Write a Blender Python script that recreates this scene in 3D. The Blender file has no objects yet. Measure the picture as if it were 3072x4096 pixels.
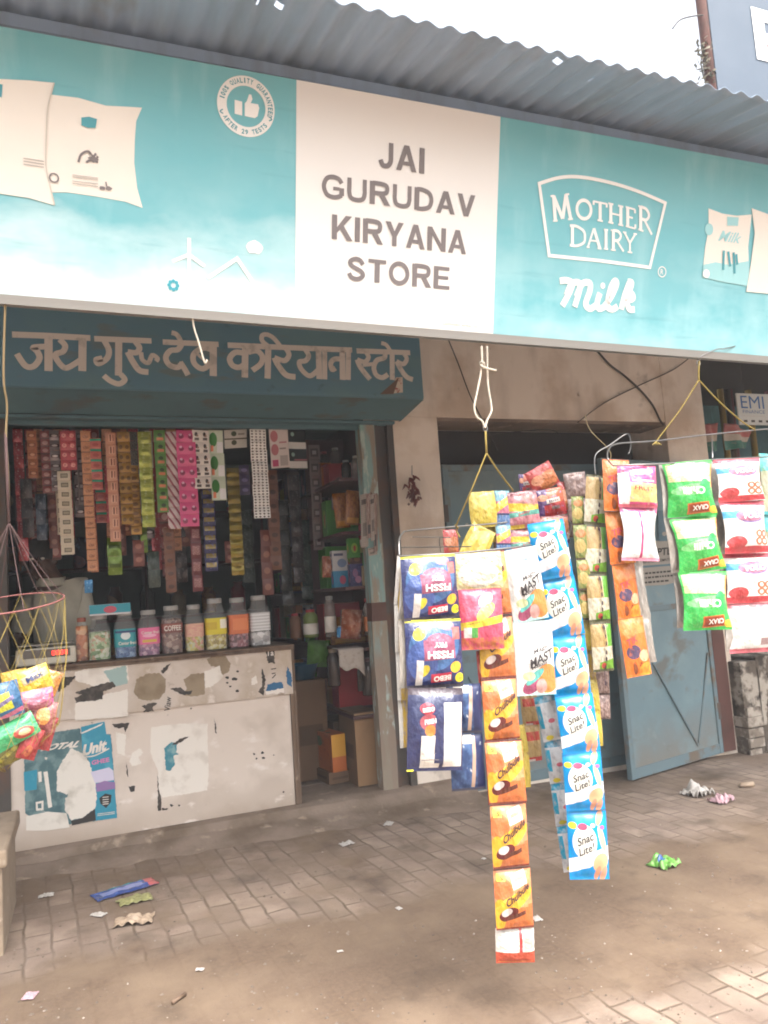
import bpy, math, random
from mathutils import Vector as V, Matrix, noise
random.seed(7)
S=bpy.context.scene
COL=S.collection
# ---------------------------------------------------------------- camera, sky, sun, exposure
F=3070.0; CX,CY=1536.0,2048.0
def _axes():
    X=V((9300-CX,1830-CY,F)).normalized()
    Y=V((340-CX,2440-CY,F)); Y=(Y-X*Y.dot(X)).normalized()
    return X,Y,X.cross(Y)
AX,AY,AZ=_axes()                       # world axes seen in camera space (x right, y down, z forward)
CAM=V((0,-4.7,1.30))
right=V((AX.x,AY.x,AZ.x)); down=V((AX.y,AY.y,AZ.y)); fwd=V((AX.z,AY.z,AZ.z))
cd=bpy.data.cameras.new('camera'); cam=bpy.data.objects.new('camera',cd); COL.objects.link(cam)
M=Matrix((( right.x,-down.x,-fwd.x,CAM.x),( right.y,-down.y,-fwd.y,CAM.y),( right.z,-down.z,-fwd.z,CAM.z),(0,0,0,1)))
cam.matrix_world=M
cd.sensor_fit='VERTICAL'; cd.sensor_height=36; cd.lens=36*F/4096; cd.clip_start=.05; cd.clip_end=500
S.camera=cam
W=bpy.data.worlds.new('World'); S.world=W; W.use_nodes=True
wn=W.node_tree; bg=wn.nodes['Background']; sky=wn.nodes.new('ShaderNodeTexSky')
SUN_EL,SUN_AZ=math.radians(62),math.radians(172)      # high, behind the viewer
sky.sky_type='NISHITA'; sky.sun_disc=False; sky.sun_elevation=SUN_EL; sky.sun_rotation=SUN_AZ
sky.air_density=1.0; sky.dust_density=8.0; sky.ozone_density=1.0
hs=wn.nodes.new('ShaderNodeHueSaturation'); hs.inputs['Saturation'].default_value=.3      # overcast: nearly colourless sky
wn.links.new(sky.outputs[0],hs.inputs['Color']); wn.links.new(hs.outputs[0],bg.inputs[0]); bg.inputs[1].default_value=.15
sd=bpy.data.lights.new('sun','SUN'); sd.energy=.55; sd.angle=math.radians(35); sd.color=(1,.95,.88)
so=bpy.data.objects.new('sun',sd); COL.objects.link(so); so.location=(0,-6,12)
sdir=V((math.sin(SUN_AZ)*math.cos(SUN_EL),math.cos(SUN_AZ)*math.cos(SUN_EL),math.sin(SUN_EL)))
so.rotation_euler=sdir.to_track_quat('Z','Y').to_euler()
S.view_settings.view_transform='Standard'; S.view_settings.look='None'; S.view_settings.gamma=1
S.view_settings.exposure=1.95
S.render.engine='CYCLES'; S.cycles.use_denoising=True; S.cycles.max_bounces=8; S.cycles.transparent_max_bounces=24
S.cycles.sample_clamp_indirect=6; S.cycles.filter_width=1.9
# ---------------------------------------------------------------- pixel helpers: a point of the photo at a real depth
def ray(px,py):
    d=V((px-CX,py-CY,F)); return V((d.dot(AX),d.dot(AY),d.dot(AZ)))
def P(px,py,Y=0.0):
    d=ray(px,py); return CAM+d*((Y-CAM.y)/d.y)
def proj(p):
    d=p-CAM; q=AX*d.x+AY*d.y+AZ*d.z; return CX+F*q.x/q.z,CY+F*q.y/q.z
def gz(x,y=0): return -.03-.022*max(-3,min(6,x))
def G(px,py):
    d=ray(px,py); z=-.06
    for _ in range(6):
        p=CAM+d*((z-CAM.z)/d.z); z=gz(p.x)
    return p
# ---------------------------------------------------------------- materials
def hexc(h):
    if not isinstance(h,str): return tuple(h)+(1,)
    h=h.lstrip('#'); c=[int(h[i:i+2],16)/255 for i in (0,2,4)]
    return tuple(x/12.92 if x<=.04045 else ((x+.055)/1.055)**2.4 for x in c)+(1,)
class NT:
    def __init__(s,name):
        s.mat=bpy.data.materials.new(name); s.mat.use_nodes=True; s.t=s.mat.node_tree
        s.b=s.t.nodes['Principled BSDF']
    def new(s,t,**k):
        n=s.t.nodes.new(t)
        for a,b in k.items(): setattr(n,a,b)
        return n
    def set(s,i,v):
        if isinstance(v,(int,float)): i.default_value=v
        elif isinstance(v,tuple): i.default_value=v
        else: s.t.links.new(v,i)
    def m(s,op,a,b=0.0,c=None,clamp=False):
        n=s.new('ShaderNodeMath',operation=op,use_clamp=clamp); s.set(n.inputs[0],a); s.set(n.inputs[1],b)
        if c is not None: s.set(n.inputs[2],c)
        return n.outputs[0]
    def mix(s,f,a,b):
        n=s.new('ShaderNodeMix',data_type='RGBA'); s.set(n.inputs[0],f); s.set(n.inputs[6],a); s.set(n.inputs[7],b); return n.outputs[2]
    def noise(s,vec,scale,detail=4,stretch=None,rough=.55):
        if stretch:
            mp=s.new('ShaderNodeMapping'); s.set(mp.inputs[0],vec); mp.inputs[3].default_value=stretch; vec=mp.outputs[0]
        n=s.new('ShaderNodeTexNoise'); s.set(n.inputs['Vector'],vec); n.inputs['Scale'].default_value=scale
        n.inputs['Detail'].default_value=detail; n.inputs['Roughness'].default_value=rough; return n.outputs[0]
    def step(s,x,lo,hi):
        n=s.new('ShaderNodeMapRange',clamp=True); s.set(n.inputs[0],x); n.inputs[1].default_value=lo; n.inputs[2].default_value=hi; return n.outputs[0]
    def rot(s,u,v,cu,cv,a):
        du=s.m('SUBTRACT',u,cu); dv=s.m('SUBTRACT',v,cv)
        if a:
            c,n=math.cos(a),math.sin(a)
            return s.m('ADD',s.m('MULTIPLY',du,c),s.m('MULTIPLY',dv,n)),s.m('SUBTRACT',s.m('MULTIPLY',dv,c),s.m('MULTIPLY',du,n))
        return du,dv
    def mask(s,k,u,v,vec):
        t=k[0]
        if t=='r':
            a=k[5] if len(k)>5 else 0
            x,y=s.rot(u,v,(k[1]+k[3])/2,(k[2]+k[4])/2,a)
            x=s.m('DIVIDE',s.m('ABSOLUTE',x),abs(k[3]-k[1])/2); y=s.m('DIVIDE',s.m('ABSOLUTE',y),abs(k[4]-k[2])/2)
            return s.m('LESS_THAN',s.m('MAXIMUM',x,y),1.0)
        if t=='e':
            a=k[5] if len(k)>5 else 0
            x,y=s.rot(u,v,k[1],k[2],a)
            x=s.m('DIVIDE',x,k[3]); y=s.m('DIVIDE',y,k[4])
            return s.m('LESS_THAN',s.m('ADD',s.m('MULTIPLY',x,x),s.m('MULTIPLY',y,y)),1.0)
        if t=='n':
            return s.step(s.noise(vec,k[1],4,k[4] if len(k)>4 else None),k[2]-k[3],k[2]+k[3])
        if t=='g':                                   # ramp along v: 0 at k1, 1 at k2, roughened by noise k3
            x=s.m('ADD',v,s.m('MULTIPLY',s.m('SUBTRACT',s.noise(vec,k[4],5,k[5] if len(k)>5 else None),.5),k[3]))
            return s.step(x,k[1],k[2])
        if t=='&': return s.m('MULTIPLY',s.mask(k[1],u,v,vec),s.mask(k[2],u,v,vec))
        if t=='-': return s.m('MULTIPLY',s.mask(k[1],u,v,vec),s.m('SUBTRACT',1.0,s.mask(k[2],u,v,vec)))
        if t=='s':                                   # diagonal stripes: freq u, freq v, duty
            x=s.m('ADD',s.m('MULTIPLY',u,k[1]),s.m('MULTIPLY',v,k[2])); return s.m('LESS_THAN',s.m('FRACT',x),k[3])
        if t=='d':                                   # diamonds
            a=s.m('ABSOLUTE',s.m('SUBTRACT',s.m('FRACT',s.m('MULTIPLY',u,k[1])),.5)); b=s.m('ABSOLUTE',s.m('SUBTRACT',s.m('FRACT',s.m('MULTIPLY',v,k[2])),.5))
            return s.m('LESS_THAN',s.m('ADD',a,b),k[3])
        if t=='v':
            n=s.new('ShaderNodeTexVoronoi'); s.set(n.inputs['Vector'],vec); n.inputs['Scale'].default_value=k[1]; return s.step(n.outputs['Color'],k[2],k[2]+.01)
MATS={}
def mat(name,base,layers=(),rough=.5,metal=0.0,spec=.5,tile=None,coord='UV',var=None,bump=None,coat=0.0,emit=None,trans=None,vstretch=None):
    n=NT(name); MATS[name]=n.mat; b=n.b
    if coord=='POS': vec=n.new('ShaderNodeNewGeometry').outputs['Position']
    else: vec=n.new('ShaderNodeTexCoord').outputs[coord]
    sp=n.new('ShaderNodeSeparateXYZ'); n.set(sp.inputs[0],vec)
    u,v=(sp.outputs[0],sp.outputs[1]) if coord=='UV' else (sp.outputs[0],sp.outputs[2])
    if tile: u=n.m('FRACT',n.m('MULTIPLY',u,tile[0])); v=n.m('FRACT',n.m('MULTIPLY',v,tile[1]))
    c=hexc(base)
    for l in layers:
        k=n.mask(l[0],u,v,vec)
        if len(l)>2: k=n.m('MULTIPLY',k,l[2])
        c=n.mix(k,c,hexc(l[1]))
    if var:
        f=n.m('ADD',n.m('MULTIPLY',n.noise(vec,var[0],5,vstretch),2*var[1]),1-var[1])
        mm=n.new('ShaderNodeMix',data_type='RGBA',blend_type='MULTIPLY'); mm.inputs[0].default_value=1
        n.set(mm.inputs[6],c); cc=n.new('ShaderNodeCombineColor'); [n.set(cc.inputs[i],f) for i in range(3)]
        n.set(mm.inputs[7],cc.outputs[0]); c=mm.outputs[2]
    n.set(b.inputs['Base Color'],c)
    b.inputs['Roughness'].default_value=rough; b.inputs['Metallic'].default_value=metal
    b.inputs['Specular IOR Level'].default_value=spec; b.inputs['Coat Weight'].default_value=coat; b.inputs['Coat Roughness'].default_value=.12
    if bump:
        bp=n.new('ShaderNodeBump'); bp.inputs['Strength'].default_value=bump[1]; bp.inputs['Distance'].default_value=bump[2] if len(bump)>2 else .01
        n.set(bp.inputs['Height'],n.noise(vec,bump[0],5,bump[3] if len(bump)>3 else None)); n.set(b.inputs['Normal'],bp.outputs[0])
    if emit: n.set(b.inputs['Emission Color'],hexc(emit[0])); b.inputs['Emission Strength'].default_value=emit[1]
    if trans is not None:                            # thin clear plastic: mostly see-through with a glossy skin
        tr=n.new('ShaderNodeBsdfTransparent'); mx=n.new('ShaderNodeMixShader'); mx.inputs[0].default_value=trans
        n.t.links.new(tr.outputs[0],mx.inputs[1]); n.t.links.new(b.outputs[0],mx.inputs[2])
        n.t.links.new(mx.outputs[0],n.t.nodes['Material Output'].inputs[0])
    return n.mat
# ---------------------------------------------------------------- mesh helpers
class MB:
    def __init__(s): s.v=[]; s.f=[]; s.m=[]; s.uv=[]
    def add(s,vs,fs,mi=0,uvs=None):
        o=len(s.v); s.v+= [V(x) for x in vs]
        for f in fs:
            s.f.append([o+i for i in f]); s.m.append(mi); s.uv.append([uvs[i] for i in f] if uvs else None)
        return s
    def box(s,a,b,mi=0,M=None):
        x0,y0,z0=a; x1,y1,z1=b
        vs=[V(p) for p in ((x0,y0,z0),(x1,y0,z0),(x1,y1,z0),(x0,y1,z0),(x0,y0,z1),(x1,y0,z1),(x1,y1,z1),(x0,y1,z1))]
        fs=[(0,3,2,1),(4,5,6,7),(0,1,5,4),(1,2,6,5),(2,3,7,6),(3,0,4,7)]
        if M: vs=[M@p for p in vs]
        o=len(s.v); s.v+=vs
        for i,f in enumerate(fs):
            s.f.append([o+k for k in f]); s.m.append(mi); s.uv.append([(0,0),(1,0),(1,1),(0,1)])
        return s
    def tube(s,pts,r,n=6,mi=0,closed=False,cap=True):
        pts=[V(p) for p in pts]; N=len(pts); rings=[]; up=None
        for i,p in enumerate(pts):
            if closed: d=pts[(i+1)%N]-pts[i-1]
            else: d=pts[min(i+1,N-1)]-pts[max(i-1,0)]
            if d.length<1e-9: d=V((0,0,1))
            d.normalize()
            if up is None: up=d.orthogonal().normalized()
            up=(up-d*up.dot(d)); up=up.normalized() if up.length>1e-6 else d.orthogonal().normalized()
            b=d.cross(up); rr=r[i] if isinstance(r,(list,tuple)) else r
            rings.append([p+(up*math.cos(2*math.pi*k/n)+b*math.sin(2*math.pi*k/n))*rr for k in range(n)])
        vs=[q for g in rings for q in g]; fs=[]
        for i in range(N if closed else N-1):
            j=(i+1)%N
            for k in range(n): fs.append((i*n+k,i*n+(k+1)%n,j*n+(k+1)%n,j*n+k))
        if cap and not closed: fs+= [tuple(range(n-1,-1,-1)),tuple((N-1)*n+k for k in range(n))]
        return s.add(vs,fs,mi)
    def lathe(s,prof,c=(0,0,0),n=20,mi=0,sq=0.0):
        """profile (r,z) turned about z; sq>0 squares the plan off"""
        vs=[];uvs=[]
        L=[0.]
        for a,b in zip(prof,prof[1:]): L.append(L[-1]+math.hypot(b[0]-a[0],b[1]-a[1]))
        for j,(r,z) in enumerate(prof):
            for k in range(n+1):
                a=2*math.pi*k/n; q=1.0
                if sq: q=(abs(math.cos(a))**(2+sq*6)+abs(math.sin(a))**(2+sq*6))**(-1/(2+sq*6))
                vs.append((c[0]+r*q*math.cos(a),c[1]+r*q*math.sin(a),c[2]+z)); uvs.append((k/n,L[j]/max(L[-1],1e-6)))
        fs=[(j*(n+1)+k,j*(n+1)+k+1,(j+1)*(n+1)+k+1,(j+1)*(n+1)+k) for j in range(len(prof)-1) for k in range(n)]
        return s.add(vs,fs,mi,uvs)
    def grid(s,fn,nu,nv,mi=0,flip=False,skip=None):
        vs=[fn(i/nu,j/nv) for j in range(nv+1) for i in range(nu+1)]
        uvs=[(i/nu,j/nv) for j in range(nv+1) for i in range(nu+1)]
        fs=[]
        for j in range(nv):
            for i in range(nu):
                if skip and skip(i,j): continue
                a=j*(nu+1)+i; q=(a,a+1,a+nu+2,a+nu+1); fs.append(q[::-1] if flip else q)
        return s.add(vs,fs,mi,uvs)
    def poly(s,pts,mi=0,uvs=None):
        return s.add(pts,[tuple(range(len(pts)))],mi,uvs)
    def mesh(s,name,mats):
        me=bpy.data.meshes.new(name); me.from_pydata([tuple(v) for v in s.v],[],s.f)
        for m in mats: me.materials.append(m)
        me.polygons.foreach_set('material_index',s.m)
        if any(u for u in s.uv):
            L=me.uv_layers.new(name='UVMap'); i=0
            for p,u in zip(me.polygons,s.uv):
                for k in range(p.loop_total): L.data[p.loop_start+k].uv=u[k] if u else (0,0)
        me.update(); return me
    def build(s,name,mats,parent=None,smooth=False,bevel=0,segs=2):
        if not isinstance(mats,(list,tuple)): mats=[mats]
        loc=V((0,0,0))
        if parent is None and s.v:
            lo=[min(v[i] for v in s.v) for i in range(3)]; hi=[max(v[i] for v in s.v) for i in range(3)]
            loc=V(((lo[0]+hi[0])/2,(lo[1]+hi[1])/2,lo[2])); s.v=[v-loc for v in s.v]
        me=s.mesh(name,mats); o=bpy.data.objects.new(name,me); COL.objects.link(o); o.location=loc
        if smooth: me.polygons.foreach_set('use_smooth',[True]*len(me.polygons))
        if bevel:
            md=o.modifiers.new('bevel','BEVEL'); md.width=bevel; md.segments=segs; md.limit_method='ANGLE'
        if parent is not None:
            o.parent=parent
            if parent.type=='EMPTY': o.matrix_parent_inverse=parent.matrix_basis.inverted()
            elif parent.parent is None: o.matrix_parent_inverse=parent.matrix_basis.inverted()
        return o
def tag(o,label,cat,group=None,kind=None):
    if label: o['label']=label
    if cat: o['category']=cat
    if group: o['group']=group
    if kind: o['kind']=kind
    return o
def thing(name,label,cat,loc=(0,0,0),group=None,rot=None):
    o=bpy.data.objects.new(name,None); COL.objects.link(o); o.location=loc; o.empty_display_size=.05
    if rot: o.rotation_euler=rot
    return tag(o,label,cat,group)
def struct(o): o['kind']='structure'; return o
_T={}
def text2d(body,bold=0.0):
    k=(body,bold)
    if k not in _T:
        c=bpy.data.curves.new('t','FONT'); c.body=body; c.size=1; c.resolution_u=3; c.offset=bold; c.fill_mode='FRONT'
        o=bpy.data.objects.new('t',c); COL.objects.link(o)
        dg=bpy.context.evaluated_depsgraph_get(); me=bpy.data.meshes.new_from_object(o.evaluated_get(dg))
        vs=[(v.co.x,v.co.y) for v in me.vertices]; fs=[tuple(p.vertices) for p in me.polygons]
        bpy.data.objects.remove(o); bpy.data.curves.remove(c); bpy.data.meshes.remove(me)
        x0=min(v[0] for v in vs); x1=max(v[0] for v in vs); y0=min(v[1] for v in vs); y1=max(v[1] for v in vs)
        _T[k]=([((v[0]-x0)/max(x1-x0,1e-6),(v[1]-y0)/max(y1-y0,1e-6)) for v in vs],fs)
    return _T[k]
def put_text(mb,body,fn,mi,bold=.012,shear=0.0):
    """fn maps the text's own box (0..1,0..1) to world"""
    vs,fs=text2d(body,bold); mb.add([fn(x+shear*(y-.5),y) for x,y in vs],fs,mi)
def smoothline(pts,n=5,closed=False):
    if len(pts)<3: return [V((p[0],p[1])) for p in pts]
    p=[V((a[0],a[1])) for a in pts]; out=[]; N=len(p)
    rng=range(N if closed else N-1)
    for i in rng:
        a=p[i-1] if (closed or i>0) else p[0]; b=p[i]; c=p[(i+1)%N]; d=p[(i+2)%N] if (closed or i+2<N) else p[-1]
        for k in range(n):
            t=k/n; out.append(.5*((2*b)+(c-a)*t+(2*a-5*b+4*c-d)*t*t+(3*b-a-3*c+d)*t**3))
    if not closed: out.append(p[-1])
    return out
_rib=[0]
def ribbon(mb,pts,w,fn,mi=0,closed=False,smooth=True,off=.0012):
    """flat brush stroke of width w in a 2-D frame; fn(x,y,off) gives the world point"""
    q=smoothline(pts,5,closed) if smooth else [V((a[0],a[1])) for a in pts]
    N=len(q); L=[];R=[]; _rib[0]=(_rib[0]+1)%12; o=off+_rib[0]*.00008
    for i in range(N):
        d1=(q[i]-q[i-1]) if (closed or i>0) else (q[1]-q[0]); d2=(q[(i+1)%N]-q[i]) if (closed or i<N-1) else d1
        d1=d1.normalized() if d1.length>1e-9 else V((1,0)); d2=d2.normalized() if d2.length>1e-9 else d1
        d=(d1+d2); d=d.normalized() if d.length>1e-6 else d1
        nrm=V((-d.y,d.x)); k=1/max(.5,nrm.dot(V((-d1.y,d1.x)))); L.append(q[i]+nrm*w/2*k); R.append(q[i]-nrm*w/2*k)
    vs=[fn(a.x,a.y,o) for a in L]+[fn(a.x,a.y,o) for a in R]
    fs=[((i+1)%N,i,N+i,N+(i+1)%N) for i in range(N if closed else N-1)]
    mb.add(vs,fs,mi)
def fill(mb,pts,fn,mi=0,off=.001):
    """filled flat shape in a 2-D frame"""
    from mathutils.geometry import tessellate_polygon
    q=[V((a[0],a[1],0)) for a in pts]; tris=tessellate_polygon([q]); out=[]
    for t in tris:
        a,b,c=[q[i] for i in t]
        out.append(t if (b-a).cross(c-a).z>0 else t[::-1])
    mb.add([fn(a[0],a[1],off) for a in pts],out,mi)
def jag(pts,step=7,amp=2.6,seed=1):
    rr=random.Random(seed+int(pts[0][0]*13+pts[0][1])); out=[]
    for i,a in enumerate(pts):
        b=pts[(i+1)%len(pts)]; L=math.hypot(b[0]-a[0],b[1]-a[1]); n=max(1,int(L/step)); 
        for k in range(n):
            t=k/n; am=amp if k else amp*.3; d=rr.uniform(-am,am)
            out.append((a[0]+(b[0]-a[0])*t-(b[1]-a[1])/max(L,1e-6)*d,a[1]+(b[1]-a[1])*t+(b[0]-a[0])/max(L,1e-6)*d))
    return out
def circ(cx,cy,rx,ry=None,n=28,a0=0,a1=2*math.pi):
    ry=ry or rx; return [(cx+rx*math.cos(a0+(a1-a0)*i/n),cy+ry*math.sin(a0+(a1-a0)*i/n)) for i in range(n if a1-a0>6.2 else n+1)]
def star_blob(cx,cy,r,n=9,j=.35,rx=1.0,seed=0):
    rr=random.Random(seed); return [(cx+r*rx*(1-j*rr.random())*math.cos(2*math.pi*i/n),cy+r*(1-j*rr.random())*math.sin(2*math.pi*i/n)) for i in range(n)]
# ---------------------------------------------------------------- ground, apron, floor
def ground_material():
    n=NT('brick_paving_and_dirt'); MATS['ground']=n.mat; b=n.b
    pos=n.new('ShaderNodeNewGeometry').outputs['Position']
    sp=n.new('ShaderNodeSeparateXYZ'); n.set(sp.inputs[0],pos); y=sp.outputs[1]; x=sp.outputs[0]
    wob=n.new('ShaderNodeTexNoise'); n.set(wob.inputs['Vector'],pos); wob.inputs['Scale'].default_value=5
    va=n.new('ShaderNodeVectorMath',operation='MULTIPLY_ADD'); n.set(va.inputs[0],wob.outputs['Color']); va.inputs[1].default_value=(.035,.035,0); n.set(va.inputs[2],pos)
    br=n.new('ShaderNodeTexBrick'); mp=n.new('ShaderNodeMapping'); n.set(mp.inputs[0],va.outputs[0]); mp.inputs[2].default_value=(0,0,math.radians(86)); n.set(br.inputs['Vector'],mp.outputs[0])
    br.inputs['Color1'].default_value=hexc('#9f8d7e'); br.inputs['Color2'].default_value=hexc('#7d6e60'); br.inputs['Mortar'].default_value=hexc('#5d5043')
    br.inputs['Scale'].default_value=1; br.inputs['Brick Width'].default_value=.2; br.inputs['Row Height'].default_value=.105; br.inputs['Mortar Size'].default_value=.009; br.inputs['Mortar Smooth'].default_value=1; br.inputs['Bias'].default_value=-.2
    big=n.noise(pos,1.1,5); mid=n.noise(pos,4.5,5); fine=n.step(n.noise(pos,45,6,None,.75),.3,.7)
    col=n.mix(n.step(mid,.35,.72),br.outputs[0],hexc('#91827a'))
    dirt=n.mix(fine,hexc('#5b4b3e'),hexc('#6d5b4b')); dirt=n.mix(n.step(n.noise(pos,2.3,5),.42,.68),dirt,hexc('#7c6a58'))
    # mud lies thick in the band between the apron and the street
    band=n.m('MULTIPLY',n.step(y,-2.55,-2.2),n.m('SUBTRACT',1.0,n.step(y,-1.75,-1.3)))
    dm=n.m('ADD',n.m('MULTIPLY',band,.34),n.m('ADD',n.m('MULTIPLY',n.step(x,1.6,.2),.05),n.m('ADD',n.m('MULTIPLY',big,.55),n.m('MULTIPLY',mid,.45))))
    dmask=n.step(dm,.40,.63)
    col=n.mix(n.m('MULTIPLY',dmask,.93),col,dirt)
    st=n.step(n.noise(pos,3.1,6),.56,.68); col=n.mix(n.m('MULTIPLY',st,.6),col,hexc('#4f4339'))
    n.set(b.inputs['Base Color'],col); b.inputs['Roughness'].default_value=.92; b.inputs['Specular IOR Level'].default_value=.2
    h=n.m('ADD',n.m('MULTIPLY',n.m('MULTIPLY',br.outputs['Fac'],-1.0),n.m('SUBTRACT',1.0,dmask)),n.m('ADD',n.m('MULTIPLY',fine,.35),n.m('MULTIPLY',mid,.8)))
    bp=n.new('ShaderNodeBump'); bp.inputs['Strength'].default_value=.55; bp.inputs['Distance'].default_value=.012; n.set(bp.inputs['Height'],h); n.set(b.inputs['Normal'],bp.outputs[0])
    return n.mat
ground_material()
def groundfn(u,v):
    # dense near the shop, stretched out to the horizon
    def s(t): t=2*t-1; return math.copysign(abs(t)**3*26+abs(t)*4,t)
    x=1.5+s(u); y=-1.5+s(v)
    return V((x,y,gz(x)+ (.006*noise.noise((x*3,y*3,0)) if abs(x)<6 and abs(y)<6 else 0)))
g=MB().grid(groundfn,90,90).build('ground',MATS['ground']); struct(g)
for p in g.data.polygons: p.use_smooth=True
mat('cement','#87776a',[(('n',3.5,.55,.12),'#6d5e50'),(('n',9,.66,.06),'#a39280')],rough=.95,spec=.15,coord='POS',bump=(28,.6,.012))
def apron(u,v):
    x=-3+u*5.35; nz=noise.noise((x*2.2,v*2,3)); nz2=noise.noise((x*9,v*7,1))
    if v<.25: y=.02; 
    prof=((0.45,.045),(0.0,.042),(-.05,.03),(-.09,-.01),(-.2,-.035),(-.42,-.07),(-.62,-.11))
    t=v*(len(prof)-1); i=min(int(t),len(prof)-2); f=t-i
    y=prof[i][0]*(1-f)+prof[i+1][0]*f; z=prof[i][1]*(1-f)+prof[i+1][1]*f
    k=max(0,min(1,(.02-y)/.1))
    edge=.10*noise.noise((x*1.3,7,0))
    return V((x,y+edge*k*(1 if y<-.05 else .4),z+k*(gz(x)+.052)*(.9 if y<-.1 else .2)+k*(.012*nz+.006*nz2)))
o=MB().grid(apron,150,36).build('pavement',MATS['cement'],smooth=True); struct(o)
mat('floor_cement','#6d5f54',[(('n',5,.6,.1),'#443a33')],rough=.8,coord='POS')
struct(MB().box((-1.7,.4,-.2),(1.95,2.7,.05)).build('floor',MATS['floor_cement']))
# ---------------------------------------------------------------- the shop building
mat('plaster','#e2d6c8',[(('n',2.2,.56,.08),'#cbb9a6'),(('n',1.3,.6,.1,(3,3,.8)),'#a89888',.5),(('n',4,.66,.04),'#8f8072',.5),(('n',7,.68,.05),'#d9cdbd'),(('n',11,.71,.02),'#6d5f52',.6)],rough=.93,spec=.15,coord='POS',bump=(40,.35,.006))
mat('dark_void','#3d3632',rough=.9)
mat('maroon','#553634',[(('n',3,.6,.1),'#432b2a')],rough=.7,coord='POS')
mat('interior','#56605c',[(('n',2,.55,.15),'#454c4a')],rough=.85,coord='POS')
mat('teal_wood','#7f9c98',[(('g',1.05,.75,.7,3.0),'#8b7b6d'),(('n',3,.52,.04,(5,5,.8)),'#8d8272'),(('n',6,.6,.04,(3,3,1)),'#a7b5ad'),(('r',1.5,1.10,2,1.22),'#5a4038')],rough=.75,coord='POS',bump=(50,.3,.004,(3,3,.5)))
mat('rust_iron','#4a443f',[(('n',5,.55,.08),'#5d4436')],rough=.7,coord='POS')
B=thing('shop_building','cream plastered shop with an open shopfront and a slot above its metal doors','shop',(1.9,0,0))
w=MB()
w.box((1.97,.0,-.2),(2.31,.45,2.46)); w.box((1.93,.003,2.46),(4.30,.45,3.52)); w.box((4.30,-.0,-.2),(4.70,.45,3.52))
w.box((-2.4,.12,2.60),(1.93,.45,3.52)); w.box((-2.4,.0,-.2),(-.50,.2,2.6)); w.box((2.31,.02,-.2),(4.30,.25,-.075))
w.build('wall',MATS['plaster'],B,bevel=.006)
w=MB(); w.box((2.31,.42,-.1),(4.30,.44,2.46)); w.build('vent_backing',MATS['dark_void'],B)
w=MB(); w.box((2.311,.004,2.435),(4.299,.3,2.459)); w.build('vent_soffit',MATS['cement'],B)
w=MB(); w.box((-1.72,2.6,.05),(1.96,2.7,2.6)); w.box((-1.8,.2,.05),(-1.72,2.7,2.6)); w.build('interior_wall',MATS['interior'],B)
w=MB(); w.box((1.955,.45,.05),(2.0,2.6,2.6)); w.build('side_wall',MATS['maroon'],B)
w=MB(); w.box((-2.4,.45,2.6),(2.31,2.75,2.7)); w.build('ceiling',MATS['interior'],B)
# door jamb: pale teal timber post, iron channel beside it
w=MB(); w.grid(lambda u,v:V((1.735+.10*u+.012*noise.noise((v*4,u,0)),-.01,.0+2.40*v)),2,30); w.box((1.735,-.009,0),(1.835,.09,2.40)); w.build('door_jamb',MATS['teal_wood'],B)
w=MB(); w.box((1.838,.0,-.02),(1.862,.08,2.40)); w.box((1.862,.03,-.02),(1.925,.08,2.40)); w.box((1.925,-.012,-.05),(1.969,.08,2.40)); w.build('shutter_channel',MATS['rust_iron'],B)
w=MB(); w.box((-.50,-.01,0),(-.385,.1,2.40)); w.build('door_jamb',MATS['rust_iron'],B)
mat('crack_mark','#4e4338',rough=1)
def wallmark(mb,pts,w,Y=-.0015,mi=0):
    ribbon(mb,pts,w,lambda x,y,o:V((P(x,y,Y).x,Y-o*.3,P(x,y,Y).z)),mi)
# ---------------------------------------------------------------- shutter box with the painted Hindi name
mat('teal_fascia','#54798a',[(('n',2.4,.55,.12,(1,1,2)),'#5c7d84'),(('n',8,.68,.05),'#476470'),(('n',3,.63,.04,(1,1,3)),'#6d6a60',.5)],rough=.6,coord='POS',bump=(18,.15,.006))
mat('fascia_lower','#4c6a72',[(('n',4,.62,.05,(1,1,4)),'#565049',.7),(('n',2,.6,.1),'#425c66')],rough=.6,coord='POS')
mat('faded_paint','#d0c6bc',[(('n',14,.62,.06),'#b5ada4')],rough=.7,coord='POS')
YB=-.25
H=thing('shutter_box','teal roller shutter box painted with a Hindi shop name above the counter','signboard',(.9,YB,2.4))
def zat(px,py,Y): return P(px,py,Y).z
xr=P(1686,1450,YB).x
zb=P(900,1572,YB).z
w=MB(); w.box((-2.2,YB,zb),(xr,YB+.34,3.10)); w.build('face_panel',MATS['teal_fascia'],H,bevel=.008)
w=MB(); c0=[(-2.2,YB+.004,zb-.003),(xr-.002,YB+.004,zb-.003),(xr-.09,-.06,zb-.10),(-2.2,-.06,zb-.10)]
w.add(c0+[(p[0],.1,zb-.003) for p in c0[:2]]+[(p[0],.1,p[2]) for p in c0[2:]],[(0,1,2,3)[::-1],(1,5,6,2)[::-1]]); w.build('underside',MATS['fascia_lower'],H)
w=MB(); w.box((-2.2,-.055,2.395),(1.97,.02,zb-.102)); w.box((-2.2,-.075,2.425),(1.955,-.056,2.445)); w.box((-2.2,.021,2.37),(1.84,.06,2.42)); w.build('rolled_shutter',MATS['fascia_lower'],H,bevel=.004)
z4=lambda l:[(a*.6028,1150+b*.6028) for a,b in l]
zH=lambda l:[(840+a*.5425,1280+b*.5425) for a,b in l]
hm=MB()
def hs(pts,wpx=38,sm=True):
    Wm=wpx*.6028*.00157
    q=[P(a,b,YB) for a,b in pts]
    ribbon(hm,[(p.x,p.z) for p in q],Wm,lambda x,z,o:V((x,YB-o,z)),0,smooth=sm)
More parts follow.
